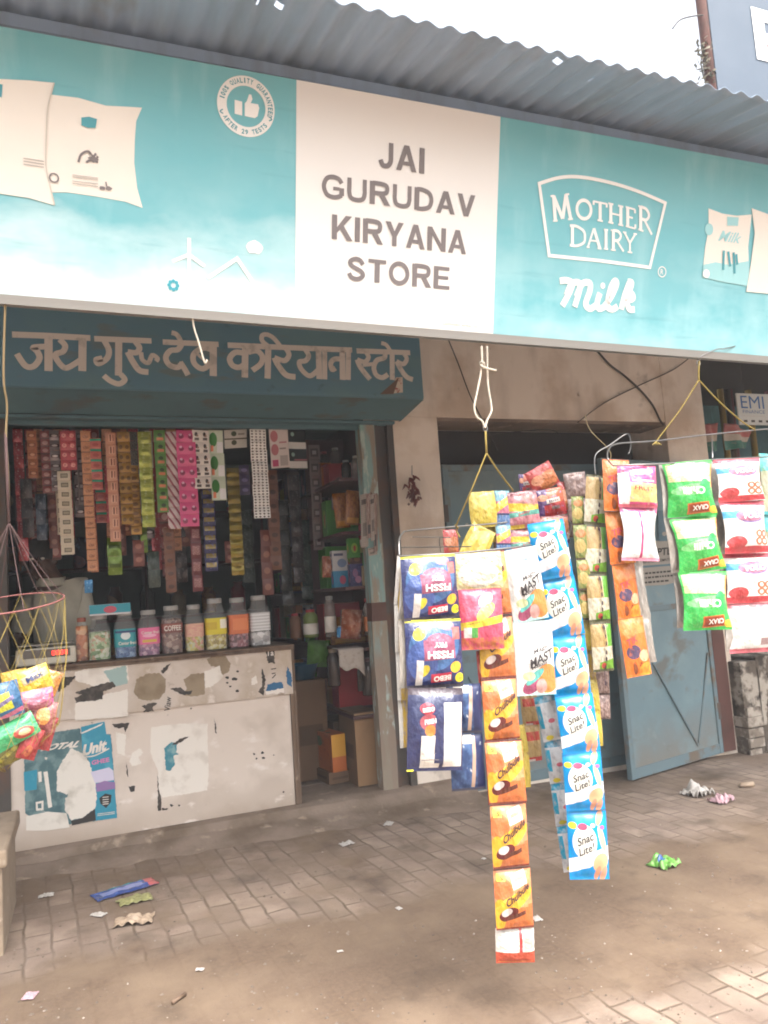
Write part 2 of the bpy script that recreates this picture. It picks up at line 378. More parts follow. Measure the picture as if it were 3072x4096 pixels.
for l,wd in (([(80,312),(340,322),(600,336)],36),([(322,330),(322,555)],44),([(312,392),(225,398),(248,425),(262,470),(225,522),(170,520),(112,440)],34),
  ([(548,338),(546,555)],44),([(395,345),(432,385),(418,425),(375,440),(370,465),(410,520),(450,532),(540,478)],33),
  ([(625,340),(1005,355)],34),([(788,350),(786,585)],40),([(690,350),(722,415),(710,470),(655,505),(640,480),(680,470)],34),([(688,585),(735,622),(790,640),(828,612),(800,575)],32),
  ([(898,360),(925,400),(905,432),(848,428)],34),([(848,428),(880,490),(925,550),(985,562)],36),([(935,430),(945,480),(985,500),(1010,450),(1045,470),(1035,490)],27),
  ([(1080,362),(1450,378)],34),([(1205,375),(1180,412),(1130,420),(1100,465),(1125,515),(1180,530),(1210,500)],34),([(1195,495),(1225,540),(1248,582)],34),([(1138,300),(1175,315),(1208,372)],30),
  ([(1415,376),(1415,588)],44),([(1405,415),(1345,402),(1285,445),(1290,505),(1345,540),(1405,500)],34),([(1300,430),(1340,470),(1395,500)],18)):
    hs(z4(l),wd,len(l)>2)
for l,wd in (([(130,186),(600,205),(1048,222)],36),([(260,190),(256,425)],42),([(250,245),(185,240),(145,285),(165,335),(215,350),(258,325)],36),([(280,238),(345,228),(385,270),(372,325),(312,372)],36),
  ([(430,195),(424,432)],40),([(432,195),(385,155),(385,115),(422,108),(470,135),(520,196)],30),([(558,208),(582,255),(550,300),(475,278)],34),([(475,278),(500,330),(560,405),(630,420)],38),
  ([(700,216),(727,262),(705,300),(660,310),(668,355),(715,405),(750,408),(795,370)],33),([(800,222),(806,436)],40),([(845,226),(846,438)],34),
  ([(965,288),(915,290),(890,320),(900,365),(925,355)],34),([(975,226),(978,442)],40),([(1020,228),(1018,442)],36),
  ([(1080,228),(1475,242)],36),([(1148,235),(1168,275),(1140,310),(1085,292)],32),([(1085,292),(1110,350),(1180,438)],36),([(1125,332),(1205,325)],26),
  ([(1290,240),(1285,278),(1230,298),(1208,350),(1225,405),(1270,425),(1312,402)],34),([(1342,240),(1344,442)],36),([(1262,170),(1300,185),(1335,238)],28),
  ([(1425,244),(1450,285),(1425,325),(1375,305)],32),([(1375,305),(1410,370),(1450,420),(1495,440)],36)):
    hs(zH(l),wd,len(l)>2)
hm.build('lettering',MATS['faded_paint'],H)
mat('paper','#cfc4b4',rough=.8); mat('brown_card','#6a5244',rough=.8); mat('paper_print','#c9b9a8',[(('n',30,.6,.04),'#a05048')],rough=.8,coord='POS')
w=MB(); pf=lambda x,y,o:V((P(x,y,YB).x,YB-.004-o,P(x,y,YB).z))
fill(w,zH([(1368,425),(1418,422),(1420,535),(1330,545)]),pf,0); fill(w,zH([(1250,550),(1390,425),(1350,548)]),pf,1,.004)
tag(w.build('paper_scrap',[MATS['paper_print'],MATS['brown_card']]),'torn pinkish paper scrap stuck under the last Hindi letter','paper scrap')
# ---------------------------------------------------------------- corrugated roof
mat('tin','#93a6bc',[(('n',2.5,.56,.1,(4,.6,1)),'#8796a6'),(('n',5,.66,.06,(1,.4,1)),'#85807c',.5)],rough=.55,metal=.0,spec=.5,coord='POS')
RX0,RX1,RY0,RY1=-2.6,6.2,-2.83,.5
RL0=zat(1450,30,RY0); RL1=zat(3000,382,RY0); RXa=P(1450,30,RY0).x; RXb=P(3000,382,RY0).x
def roof_z(x,y): return RL0+(RL1-RL0)*(x-RXa)/(RXb-RXa)+(y-RY0)*.222
def tin(u,v):
    x=RX0+(RX1-RX0)*u; y=RY0+(RY1-RY0)*v
    j=.006*noise.noise((math.floor(x/.8)*3.1,0,0))
    y2=y+(j*3 if v==0 else 0)
    return V((x,y2,roof_z(x,y)+.0082*math.cos(2*math.pi*x/.076)+.004*noise.noise((x*1.5,y*1.2,2))))
holes=set()
NU,NVr=1160,110
def cell(px,py):
    a=None
    for k in range(60):
        Y=RY0+k*(RY1-RY0)/60; p=P(px,py,Y)
        if a is None: a=p
        if p.z<roof_z(p.x,Y)+.0: 
            break
    best=min(((abs(P(px,py,RY0+t*.01).z-roof_z(P(px,py,RY0+t*.01).x,RY0+t*.01)),t) for t in range(0,200)))
    p=P(px,py,RY0+best[1]*.01); return int((p.x-RX0)/(RX1-RX0)*NU),int((p.y-RY0)/(RY1-RY0)*NVr)
R=thing('tin_roof','grey corrugated tin awning roof sloping out over the big signboard','roof',(1.5,-1.2,3))
for hx,hy,nx_ in ((1030,14,1),(1112,12,3),(2218,238,3),(2362,318,2),(1500,362,1)):
    ci,cj=cell(hx,hy)
    for k in range(nx_): holes.add((ci+k,cj))
o=MB().grid(tin,NU,NVr,flip=True,skip=lambda i,j:(i,j) in holes).build('corrugated_sheet',MATS['tin'],R,smooth=True)
sol=o.modifiers.new('thickness','SOLIDIFY'); sol.thickness=.0015
w=MB()
for y in (-2.42,-1.2,-.15): w.box((-2.6,y-.02,roof_z(1.5,y)-.06),(6.2,y+.02,roof_z(1.5,y)-.02))
w.build('purlin',MATS['tin'],R)
# ---------------------------------------------------------------- the big printed signboard (leans out at the top)
mat('sign_print','#74b8c0',[(('&',('r',-1,-1,.47,3),('g',.38,.06,.62,2.4,(8,1.7,1))),'#e9f3f2'),(('&',('r',.47,-1,2,3),('g',.16,-.10,.45,3.4,(8,1.5,1))),'#b4d8da'),(('&',('n',3.2,.56,.12,(8,1.4,1)),('g',.62,.2,.3,3,(8,1,1))),'#b5dcdf',.6),(('n',2.2,.6,.2,(8,2,1)),'#8fbfc3',.45),(('n',5,.62,.08,(9,.25,1)),'#9ccdd1',.5),(('n',7,.66,.05,(2,3,1)),'#5f9ea8',.3)],rough=.55,spec=.35,coord='UV')
mat('sign_white','#e8e5e0',rough=.5,spec=.35); mat('sign_grey','#7a7271',rough=.6); mat('sign_logo','#f0ede8',rough=.5)
mat('sign_teal','#3fa0b0',rough=.55); mat('sign_teal_dark','#4b9aa4',rough=.55); mat('alu','#9f9d98',rough=.4,metal=.6); mat('pouch_white','#eae2d6',[(('n',4,.6,.1),'#ddd6c8')],rough=.5,coord='UV')
mat('sign_pale','#9fd2d4',rough=.55); mat('fine_grey','#b4aca4',rough=.6); mat('logo_glow','#62b4c2',rough=.55)
SB0,SBs,ST0,STs=2.2184,-.0127,2.9429,.0057; SYB,SYT=-2.30,-2.48
def smap(s,t,o=0.0):
    zb_=SB0+SBs*s; zt=ST0+STs*s
    return V((s,SYB+(SYT-SYB)*t-o*.97,zb_+(zt-zb_)*t-o*.236))
def spx(px,py):
    t=.5
    for _ in range(8):
        p=P(px,py,SYB+(SYT-SYB)*t); zb_=SB0+SBs*p.x; zt=ST0+STs*p.x; t=(p.z-zb_)/(zt-zb_)
    return p.x,t
SG=thing('signboard','long teal and white printed dairy signboard naming the store under the tin roof','signboard',(1.3,-2.35,2.2))
S0,S1=-1.6,4.6
w=MB()
w.grid(lambda u,v:smap(S0+(S1-S0)*u,v),60,8,0)
bk=[smap(s,t,-.05) for s,t in ((S0,0),(S1,0),(S1,1),(S0,1))]; fr=[smap(s,t) for s,t in ((S0,0),(S1,0),(S1,1),(S0,1))]
w.add(bk+fr,[(3,2,1,0),(0,1,5,4),(2,3,7,6),(1,2,6,5),(3,0,4,7)],1)
w.build('panel',[MATS['sign_print'],MATS['alu']],SG)
w=MB(); w.add([smap(S0,-.025,.012),smap(S1,-.025,.012),smap(S1,.012,.012),smap(S0,.012,.012),smap(S0,-.025,-.055),smap(S1,-.025,-.055)],[(0,1,2,3),(1,0,4,5)]); w.build('bottom_trim',MATS['alu'],SG)
zz1=lambda l:[spx(a*.7836,b*.7836) for a,b in l]                  # read off the three enlargements of the sign
zz2=lambda l:[spx(1100+a*.6028,200+b*.6028) for a,b in l]
zz3=lambda l:[spx(1900+a*.7064,b*.7064) for a,b in l]
HS=.76
def sfn(s,t,o=.001): return smap(s,t,o)
def srib(mb,pts,wm,mi=0,closed=False,sm=True,off=.002):
    ribbon(mb,[(s,t*HS) for s,t in pts],wm,lambda x,y,o:smap(x,y/HS,o),mi,closed,sm,off)
# centre panel and the store name
a,b_,c,d=[spx(*q) for q in ((1178,1294),(1974,1360),(1997,486),(1187,327))]
x0=(a[0]+d[0])/2; x1=(b_[0]+c[0])/2
w=MB(); w.add([smap(x0,.0005,.0012),smap(x1,.0005,.0012),smap(x1,.9995,.0012),smap(x0,.9995,.0012)],[(0,1,2,3)]); NP_=w.build('name_panel',MATS['sign_white'],SG)
CAPW=dict(J=.54,A=.74,I=.20,G=.80,U=.72,R=.74,D=.74,V=.70,K=.74,Y=.70,N=.74,S=.68,T=.66,O=.80,E=.64)
def capital(ch):
    w_=CAPW[ch]; h=w_/2; R_=lambda a,b,c,d:('p',[(a,b),(c,b),(c,d),(a,d)]); st=R_(0,0,.188,1)
    return {'J':[('r',[(w_-.09,1),(w_-.09,.5),(w_-.10,.28),(w_-.18,.12),(h-.03,.08),(.15,.13),(.08,.3)])],
     'A':[('p',[(0,0),(.18,0),(h+.09,1),(h-.09,1)]),('p',[(w_-.18,0),(w_,0),(h+.09,1),(h-.09,1)]),('p',[(.16,.22),(w_-.16,.22),(w_-.21,.37),(.21,.37)])],
     'V':[('p',[(0,1),(h-.09,0),(h+.09,0),(.18,1)]),('p',[(w_-.18,1),(h-.09,0),(h+.09,0),(w_,1)])],
     'I':[R_(.0,0,.19,1)],'T':[R_(0,.84,w_,1),R_(h-.095,0,h+.095,.85)],'E':[st,R_(.16,.84,w_-.02,1),R_(.16,.44,w_-.06,.59),R_(.16,0,w_,.16)],
     'N':[st,R_(w_-.188,0,w_,1),('p',[(0,1),(w_-.18,0),(w_,0),(.18,1)])],
     'K':[st,('p',[(.16,.24),(.16,.46),(w_-.24,1),(w_-.01,1)]),('p',[(.27,.50),(w_-.20,0),(w_+.02,0),(.40,.63)])],
     'Y':[('p',[(0,1),(h-.085,.4),(h+.085,.4),(.2,1)]),('p',[(w_-.2,1),(h-.085,.4),(h+.085,.4),(w_,1)]),R_(h-.085,0,h+.085,.45)],
     'R':[st,('r',[(.1,.92),(w_-.34,.92),(w_-.15,.87),(w_-.1,.72),(w_-.15,.55),(w_-.34,.5),(.1,.5)]),('p',[(.30,.48),(w_-.2,0),(w_+.02,0),(.52,.48)])],
     'D':[st,('r',[(.1,.92),(w_-.42,.92),(w_-.17,.80),(w_-.085,.5),(w_-.17,.20),(w_-.42,.08),(.1,.08)])],
     'U':[('r',[(.085,1),(.085,.6),(.085,.38),(.15,.15),(h,.08),(w_-.15,.15),(w_-.085,.38),(w_-.085,.6),(w_-.085,1)])],
     'G':[('r',[(w_-.09,.70),(w_-.19,.87),(h,.93),(.19,.83),(.09,.5),(.19,.17),(h,.07),(w_-.2,.11),(w_-.085,.2)]),R_(w_-.17,.17,w_,.5),R_(h+.02,.37,w_-.16,.52)],
     'O':[('c',[(h+(h-.085)*math.cos(k*math.pi/12),.5+.425*math.sin(k*math.pi/12)) for k in range(24)])],
     'S':[('r',[(w_-.1,.71),(w_-.19,.87),(h,.93),(.17,.86),(.11,.73),(.2,.6),(h,.52),(w_-.17,.42),(w_-.09,.27),(w_-.19,.12),(h,.07),(.16,.13),(.08,.3)])]}[ch]
def word(mb,body,s0,s1,t0,ht,mi):
    gap=.10; tot=sum(CAPW[c] for c in body)+gap*(len(body)-1); k=(s1-s0)/tot; x=0; hm_=ht*HS
    for c in body:
        for typ,pts in capital(c):
            q=[((s0+(x+a)*k),(t0+b*ht)) for a,b in pts]
            _rib[0]=(_rib[0]+1)%12; o_=.0024+_rib[0]*.00008
            if typ=='p': fill(mb,q,sfn,mi,o_)
            else: srib(mb,q,.196*hm_,mi,typ=='c',True,.0024)
        x+=CAPW[c]+gap
for body,TL,BL,BR in (('JAI',(700,610),(682,780),(990,822)),('GURUDAV',(330,815),(305,968),(1322,1122)),('KIRYANA',(378,1082),(375,1246),(1265,1366)),('STORE',(480,1365),(475,1520),(1155,1597))):
    p,q,r=zz2([TL,BL,BR]); t0=(q[1]+r[1])/2; hgt=p[1]-q[1]; w=MB(); word(w,body,q[0],r[0],t0,hgt,0); w.build('word',MATS['sign_grey'],NP_)
w=MB(); p,q,r=zz2([(1110,1842),(1110,1858),(1350,1880)]); put_text(w,'SAPPHIRE APRIL 202',lambda x,y:smap(q[0]+(r[0]-q[0])*x,.035+.012*y,.0026),0,bold=0)
w.build('imprint',MATS['fine_grey'],NP_)
# quality seal
w=MB(); ce=spx(1256*.7836,545*.7836); rr=(spx(1256*.7836+113,545*.7836+13)[0]-ce[0])
def sc(x,y,o): return smap(ce[0]+x*rr,ce[1]+y*rr/HS,o)
srib(w,[(ce[0]+.84*rr*math.cos(k*math.pi/20),ce[1]+.84*rr*math.sin(k*math.pi/20)/HS) for k in range(40)],.33*rr,0,True)
def ring_text(body,r,a0,a1,flip,h):
    n=len(body)
    for i,ch in enumerate(body):
        if ch==' ': continue
        a=a0+(a1-a0)*(i+.5)/n; dr=V((math.cos(a),math.sin(a))); tg=V((math.sin(a),-math.cos(a)))*(1 if not flip else -1); up=dr*(1 if not flip else -1)
        cw=abs(a1-a0)/n*r*(.35 if ch in '1I' else .78)
        put_text(w,ch,lambda x,y:sc(*( dr*r+tg*(x-.5)*cw+up*(y-.5)*h),.0036),1,bold=.03)
ring_text('100% QUALITY GUARANTEED',.85,math.radians(172),math.radians(-18),False,.17)
ring_text('AFTER 29 TESTS',.85,math.radians(208),math.radians(325),True,.16)
th=[(-.05,-.32),(-.05,.1),(.02,.18),(.1,.42),(.18,.42),(.22,.28),(.16,.14),(.42,.14),(.46,.02),(.4,-.26),(.3,-.34)]
fill(w,th,sc,0,.002); fill(w,[(-.4,-.3),(-.14,-.32),(-.14,.14),(-.4,.16)],sc,0,.002)
for s_ in (-1,1): ribbon(w,[(s_*.86-.05*s_,-.22),(s_*.9,-.3),(s_*.8,-.36)],.04,lambda x,y,o:sc(x,y,.0036),1)
w.build('quality_seal',[MATS['sign_logo'],MATS['sign_teal_dark']],SG)
# printed milk pouches
w=MB()
fill(w,zz1([(-420,330),(0,405),(150,412),(278,425),(262,480),(244,560),(238,700),(236,850),(262,975),(280,1050),(150,1012),(0,990),(-380,900)]),sfn,0,.0030)
fill(w,zz1([(228,480),(400,500),(540,540),(640,545),(725,550),(695,620),(688,720),(685,830),(700,960),(728,1062),(640,1030),(500,1005),(340,982),(222,984)]),sfn,0,.0015)
srib(w,zz1([(276,425),(261,482),(243,562),(237,700),(235,850),(261,975),(278,1045)]),.004,4,off=.004)
fill(w,zz1([(415,602),(455,598),(495,610),(488,655),(450,655),(415,642)]),sfn,1,.004)
fill(w,zz1([(-8,430),(14,434),(10,500),(-8,495)]),sfn,1,.004)
for l in ([(400,830),(415,790),(450,775),(475,800),(490,785)],[(440,830),(465,820),(500,830)],[(455,805),(480,825),(500,800)]): srib(w,zz1(l),.006,2,off=.004)
fill(w,star_blob(*zz1([(475,815)])[0],.014,9,.6,1.4,3),sfn,2,.004)
for cx_,cy_ in ((525,962),(555,962)): fill(w,star_blob(*zz1([(cx_,cy_)])[0],.010,8,.5,1.2,cx_),sfn,2,.004)
srib(w,zz1([(540,930),(545,955)]),.004,2,off=.004)
srib(w,[(zz1([(276,910)])[0][0]+.012*math.cos(k*.5),zz1([(276,910)])[0][1]+.016*math.sin(k*.5)) for k in range(12)],.004,2,True,off=.004)
for y_ in (895,905,925,938): srib(w,zz1([(370,y_),(500,y_+16)]),.0022,3,off=.004)
for y_ in (810,825,840): srib(w,zz1([(120,y_),(225,y_+16)]),.003,3,off=.004)
w.build('pouch_print',[MATS['pouch_white'],MATS['sign_teal_dark'],MATS['sign_grey'],MATS['fine_grey'],mat('pouch_edge','#cdc5b8',rough=.5)],SG)
# windmill, flower and house in the printed foreground
w=MB()
for l,ww in (([(965,1300),(962,1580)],.010),([(965,1300),(965,1215)],.011),([(965,1300),(880,1335)],.011),([(965,1300),(1045,1360)],.011)): srib(w,zz1(l),ww,0,False,False)
fc=zz1([(885,1457)])[0]
for k in range(8):
    a=k*math.pi/4; fill(w,circ(fc[0]+.013*math.cos(a),fc[1]+.017*math.sin(a),.006,.008,8),sfn,1,.002)
srib(w,zz1([(1060,1420),(1210,1320),(1290,1440)]),.012,0,False,False); fill(w,star_blob(*zz1([(1300,1262)])[0],.034,12,.3,1.0,5),sfn,0,.002)
w.build('landscape_print',[MATS['sign_logo'],MATS['sign_teal']],SG)
# dairy logo
w=MB()
lg=zz3([(362,1040),(480,1006),(600,1004),(760,1034),(920,1084),(1076,1150),(988,1515),(700,1476),(418,1448)])
top=smoothline(lg[:6],5); fr_=[(p.x,p.y) for p in top]+lg[6:]
srib(w,fr_,.0125,0,True,False)
def glyph(ch):
    G_={'M':[[(.1,0),(.17,1)],[(.17,1),(.5,.05)],[(.5,.05),(.83,1)],[(.83,1),(.92,0)],[(-.02,0),(.22,0)],[(.0,1),(.2,1)],[(.8,1),(1,1)],[(.78,0),(1.04,0)]],
     'O':['c'],'T':[[(.5,0),(.5,1)],[(.0,1),(1,1)],[(.02,1.02),(.02,.8)],[(.98,1.02),(.98,.8)],[(.3,0),(.7,0)]],
     'H':[[(.17,0),(.17,1)],[(.83,0),(.83,1)],[(.17,.5),(.83,.5)],[(0,0),(.34,0)],[(0,1),(.34,1)],[(.66,0),(1,0)],[(.66,1),(1,1)]],
     'E':[[(.22,0),(.22,1)],[(.02,1),(.92,1)],[(.02,0),(.95,0)],[(.22,.52),(.72,.52)],[(.92,1),(.92,.8)],[(.95,0),(.95,.22)]],
     'R':[[(.2,0),(.2,1)],[(.02,0),(.4,0)],[(.02,1),(.2,1)],[(.2,1),(.6,.98),(.8,.76),(.6,.52),(.2,.5)],[(.48,.5),(1.02,-.02)]],
     'D':[[(.17,0),(.17,1)],[(.0,1),(.45,1),(.9,.8),(.98,.5),(.9,.2),(.45,0),(.0,0)]],
     'A':[[(.04,0),(.5,1)],[(.5,1),(.96,0)],[(.22,.36),(.78,.36)],[(-.06,0),(.18,0)],[(.78,0),(1.08,0)]],
     'I':[[(.5,0),(.5,1)],[(.15,0),(.85,0)],[(.15,1),(.85,1)]],'Y':[[(.04,1),(.5,.48)],[(.5,.48),(.96,1)],[(.5,.5),(.5,0)],[(-.1,1),(.2,1)],[(.8,1),(1.1,1)],[(.3,0),(.7,0)]]}
    return G_[ch]
def serif(ch,bl,br,tl,wm):
    bl,br,tl=[V(q) for q in (bl,br,tl)]
    f=lambda x,y:(bl+(br-bl)*x+(tl-bl)*y)[:]
    for st in glyph(ch):
        if st=='c': srib(w,zz3([f(.5+.47*math.cos(k*math.pi/9),.5+.5*math.sin(k*math.pi/9)) for k in range(18)]),wm*1.1,0,True)
        else:
            vert=abs(st[0][1]-st[-1][1])>.7 and not(ch in 'MAY' and st[0][0]<.1)
            srib(w,zz3([f(*q) for q in st]),wm*(1.25 if vert else .8) if (len(st)==2 and st[0][1]!=st[1][1]) else (wm*.6 if len(st)==2 else wm*.95),0,False,len(st)>2)
for ch,bl,br,tl in (('M',(442,1252),(548,1240),(425,1112)),('O',(570,1232),(655,1246),(575,1128)),('T',(668,1242),(745,1258),(668,1140)),('H',(752,1258),(838,1278),(752,1152)),('E',(850,1280),(908,1296),(850,1172)),('R',(920,1298),(998,1326),(920,1166))): serif(ch,bl,br,tl,.0115)
for ch,bl,br,tl in (('D',(535,1388),(622,1398),(535,1278)),('A',(634,1400),(708,1408),(634,1290)),('I',(722,1408),(756,1412),(722,1300)),('R',(766,1414),(838,1422),(766,1304)),('Y',(842,1424),(908,1434),(842,1316))): serif(ch,bl,br,tl,.0105)
for l in ([(478,1592),(515,1588),(548,1606),(530,1660),(492,1732)],[(515,1672),(545,1608),(585,1602),(590,1640),(562,1738)],[(572,1680),(605,1608),(648,1604),(648,1650),(625,1720),(650,1748),(680,1730)],[(706,1660),(690,1715),(702,1748),(735,1735)],[(730,1735),(770,1680),(800,1610),(788,1592),(764,1640),(748,1730),(775,1752),(805,1735)],[(872,1600),(846,1670),(826,1752)],[(826,1735),(866,1660),(885,1604),(862,1596)],[(838,1700),(880,1662),(892,1690),(850,1706)],[(856,1708),(872,1750),(902,1752)]):
    srib(w,zz3(l),.024,0)
fill(w,circ(*zz3([(722,1618)])[0],.011,.015,12),sfn,0,.002)
rc=zz3([(1057,1540)])[0]; srib(w,[(rc[0]+.019*math.cos(k*.5236),rc[1]+.025*math.sin(k*.5236)) for k in range(12)],.004,0,True)
put_text(w,'R',lambda x,y:smap(rc[0]-.007+.014*x,rc[1]-.013+.026*y,.002),0)
w.build('dairy_logo',MATS['sign_logo'],SG)
w=MB()
fill(w,zz3([(1320,1180),(1400,1210),(1480,1222),(1565,1215),(1545,1400),(1552,1622),(1420,1600),(1285,1570),(1302,1400),(1322,1290)]),sfn,0,.0016)
fill(w,zz3([(1290,1500),(1360,1485),(1430,1500),(1548,1478),(1552,1622),(1420,1600),(1285,1570)]),sfn,1,.003)
fill(w,zz3([(1425,1228),(1490,1232),(1486,1280),(1425,1278)]),sfn,1,.003)
p,q,r=zz3([(1390,1305),(1385,1365),(1505,1352)]); put_text(w,'Milk',lambda x,y:smap(q[0]+(r[0]-q[0])*x,q[1]+(p[1]-q[1])*y,.003),1,shear=.2)
for l in ([(1405,1420),(1400,1530)],[(1430,1425),(1440,1510)],[(1460,1430),(1465,1550)],[(1475,1440),(1480,1500)]): srib(w,zz3(l),.012,2,off=.004)
fill(w,circ(*zz3([(1306,1550)])[0],.018,.022,14),sfn,3,.004)
fill(w,circ(*zz3([(1322,1300)])[0],.022,.03,14),sfn,1,.003)
fill(w,zz3([(1562,1180),(1660,1215),(1760,1240),(1960,1260),(1950,1700),(1700,1668),(1532,1652),(1560,1480),(1580,1320)]),sfn,0,.0042)
w.build('pouch_print',[MATS['pouch_white'],MATS['sign_pale'],MATS['sign_teal_dark'],MATS['sign_logo']],SG)
# ---------------------------------------------------------------- shop counter
mat('counter_paint','#d3c5b8',[(('g',.22,.04,.16,5),'#a08e7c',.7),(('n',3.2,.58,.08),'#c2b3a5'),(('n',6,.64,.04,(1,1,2)),'#ddd2c8'),(('n',13,.72,.02),'#6d5f55',.7)],rough=.8,coord='POS',bump=(30,.2,.004))
mat('counter_board','#c9bbae',[(('n',4,.55,.08),'#b5a491'),(('n',8,.64,.04),'#d8cdc2'),(('n',5,.67,.03,(1,1,1.6)),'#8a7660')],rough=.8,coord='POS',bump=(30,.2,.004))
mat('worn_wood','#6e5948',[(('n',4,.55,.06,(3,3,.4)),'#584435'),(('n',12,.66,.04),'#8c7866')],rough=.75,coord='POS')
mat('scrap_dark','#3c3733',[(('n',25,.55,.1),'#5b534c')],rough=.9,coord='POS'); mat('scrap_white','#e0d8cd',[(('n',9,.6,.06),'#d0c6ba')],rough=.85,coord='POS'); mat('scrap_tan','#97866f',[(('n',9,.55,.1),'#84735d')],rough=.9,coord='POS')
mat('scrap_teal','#3f8290',[(('n',12,.62,.05),'#7da3a6')],rough=.7,coord='POS'); mat('scrap_blue','#2f6288',rough=.7); mat('scrap_paleteal','#9db3ae',rough=.8); mat('ink','#33302e',rough=.8)
CB=thing('shop_counter','worn cream painted wooden counter with torn paper scraps at the shopfront','counter',(.42,.25,.05))
yF=0.0
w=MB(); w.box((-.385,yF+.004,.045),(1.165,yF+.03,.735)); 
cf=lambda x,y,o:V((P(x,y,yF).x,yF+.004-o,P(x,y,yF).z))
z7=lambda l:[(300+a*.6028,2300+b*.6028) for a,b in l]
z6=lambda l:[(a*.633,2050+b*.633) for a,b in l]
def scrap(l,mi,off=.0015): fill(w,jag(l,6,2.2),cf,mi,off)
scrap(z7([(245,990),(300,985),(362,982),(350,1012),(335,1045),(325,1010),(290,1020),(262,1012)]),1)
scrap(z7([(505,1010),(700,985),(880,985),(880,1120),(890,1300),(880,1430),(700,1460),(560,1480),(550,1300),(500,1180)]),2)
scrap(z7([(590,1150),(640,1110),(680,1118),(670,1175),(690,1190),(655,1200),(662,1260),(630,1300),(600,1290),(598,1200)]),4,.003)
scrap(z7([(640,1130),(700,1085),(765,1070),(720,1098),(680,1122)]),1,.0035)
scrap(z7([(548,1330),(556,1420),(572,1470),(575,1560),(550,1565)]),1,.003); scrap(z7([(575,1545),(620,1550),(610,1560),(580,1562)]),1,.003)
scrap(z7([(925,950),(936,1000),(940,1055),(930,1045)]),1); scrap(z7([(340,1240),(352,1300),(350,1345),(342,1320)]),1)
scrap(z7([(355,1405),(400,1400),(395,1435),(370,1440)]),6)
for (x,y,s_) in ((1190,1190,10),(1245,1180,14),(1250,1215,12),(1205,1220,8),(1320,1195,5),(1385,1440,7),(640,1530,12),(690,1530,9)): scrap([(300+(p[0])*.6028,2300+p[1]*.6028) for p in star_blob(x,y,s_,8,.6,1.3,x)],6)
scrap(z7([(380,1180),(430,1150),(455,1180),(420,1210),(440,1250),(380,1270),(360,1240)]),2); scrap(z7([(270,1040),(340,1060),(330,1200),(280,1180)]),2,.001)
w.build('front_panel',[MATS['counter_paint'],MATS['scrap_dark'],MATS['scrap_white'],MATS['scrap_tan'],MATS['scrap_teal'],MATS['scrap_blue'],MATS['ink']],CB)
w=MB(); w.box((-.385,yF-.014,.705),(1.185,yF+.003,.972))
yF2=yF-.014
cf=lambda x,y,o:V((P(x,y,yF2).x,yF2-o,P(x,y,yF2).z))
def scrap2(l,mi,off=.001): fill(w,jag(l,6,2.6),cf,mi,off)
scrap2(z7([(390,780),(410,690),(480,655),(560,650),(605,690),(600,770),(560,825),(480,835),(420,820)]),3)
scrap2(z7([(875,560),(920,530),(1000,535),(1035,590),(1020,640),(980,665),(940,610),(900,605)]),3)
scrap2(z7([(720,690),(780,655),(860,650),(860,790),(800,805),(720,800),(740,750)]),3)
scrap2(z7([(570,635),(605,600),(635,585),(610,630),(585,655)]),1,.002); scrap2(z7([(440,870),(500,850),(545,850),(515,880),(525,905),(450,908),(470,890)]),1,.002)
scrap2(z7([(630,755),(700,745),(730,770),(780,765),(760,795),(700,790)]),1,.002); scrap2(z7([(0,780),(110,740),(250,705),(270,740),(150,790),(110,830),(0,850),(60,800)]),1,.002)
scrap2(z7([(0,700),(0,640),(350,560),(355,700),(200,760)]),2,.0012); scrap2(z7([(0,850),(200,790),(350,760),(350,940),(0,965)]),2,.0008)
scrap2(z7([(190,640),(340,600),(350,720),(260,745)]),7,.0016)
scrap2(z6([(365,1040),(480,1035),(440,1085),(365,1135)]),1,.002); scrap2(z6([(470,1170),(560,1130),(650,1110),(650,1180),(580,1190),(480,1195)]),1,.0022)
scrap2(z7([(860,640),(960,600),(980,680),(900,745),(862,750)]),2,.0016)
scrap2(z7([(1265,485),(1325,485),(1320,540),(1330,585),(1280,585)]),1,.002); scrap2(z7([(1240,620),(1265,690),(1250,800),(1215,775),(1240,740)]),1,.002)
scrap2(z7([(1170,690),(1200,665),(1210,720),(1170,730)]),2,.002)
scrap2(z7([(1265,770),(1275,725),(1310,715),(1370,710),(1385,750),(1300,775)]),5,.002); scrap2(z7([(1400,650),(1412,605),(1440,680),(1438,745),(1405,720)]),5,.002)
scrap2(z7([(1265,770),(1385,750),(1385,780),(1270,795)]),2,.0024)
for x,y,s_ in ((1010,680,12),(1060,690,16),(1080,640,9),(1030,740,10),(1075,770,12),(770,885,7),(1010,715,8)): scrap2([(300+p[0]*.6028,2300+p[1]*.6028) for p in star_blob(x,y,s_,8,.6,1.5,x)],8,.002)
def ctext(body,l,bold=.01,mi=8):
    tl,bl,br=[V(q) for q in z7(l)]
    def f(x,y):
        q=bl+(br-bl)*x+(tl-bl)*y; return cf(q.x,q.y,.003)
    put_text(w,body,f,mi,bold)
ctext('Viaw',[(590,900),(630,905),(640,810)]); ctext('Ta',[(1268,500),(1268,538),(1318,534)],.02,2)
for l in ([(1300,625),(1335,620)],[(1305,655),(1330,650)],[(1308,685),(1332,660)]): ribbon(w,[(a,b) for a,b in z7(l)],4,cf,8,False,False)
w.build('upper_board',[MATS['counter_board'],MATS['scrap_dark'],MATS['scrap_white'],MATS['scrap_tan'],MATS['scrap_teal'],MATS['scrap_blue'],MATS['ink'],MATS['scrap_paleteal'],MATS['ink']],CB)
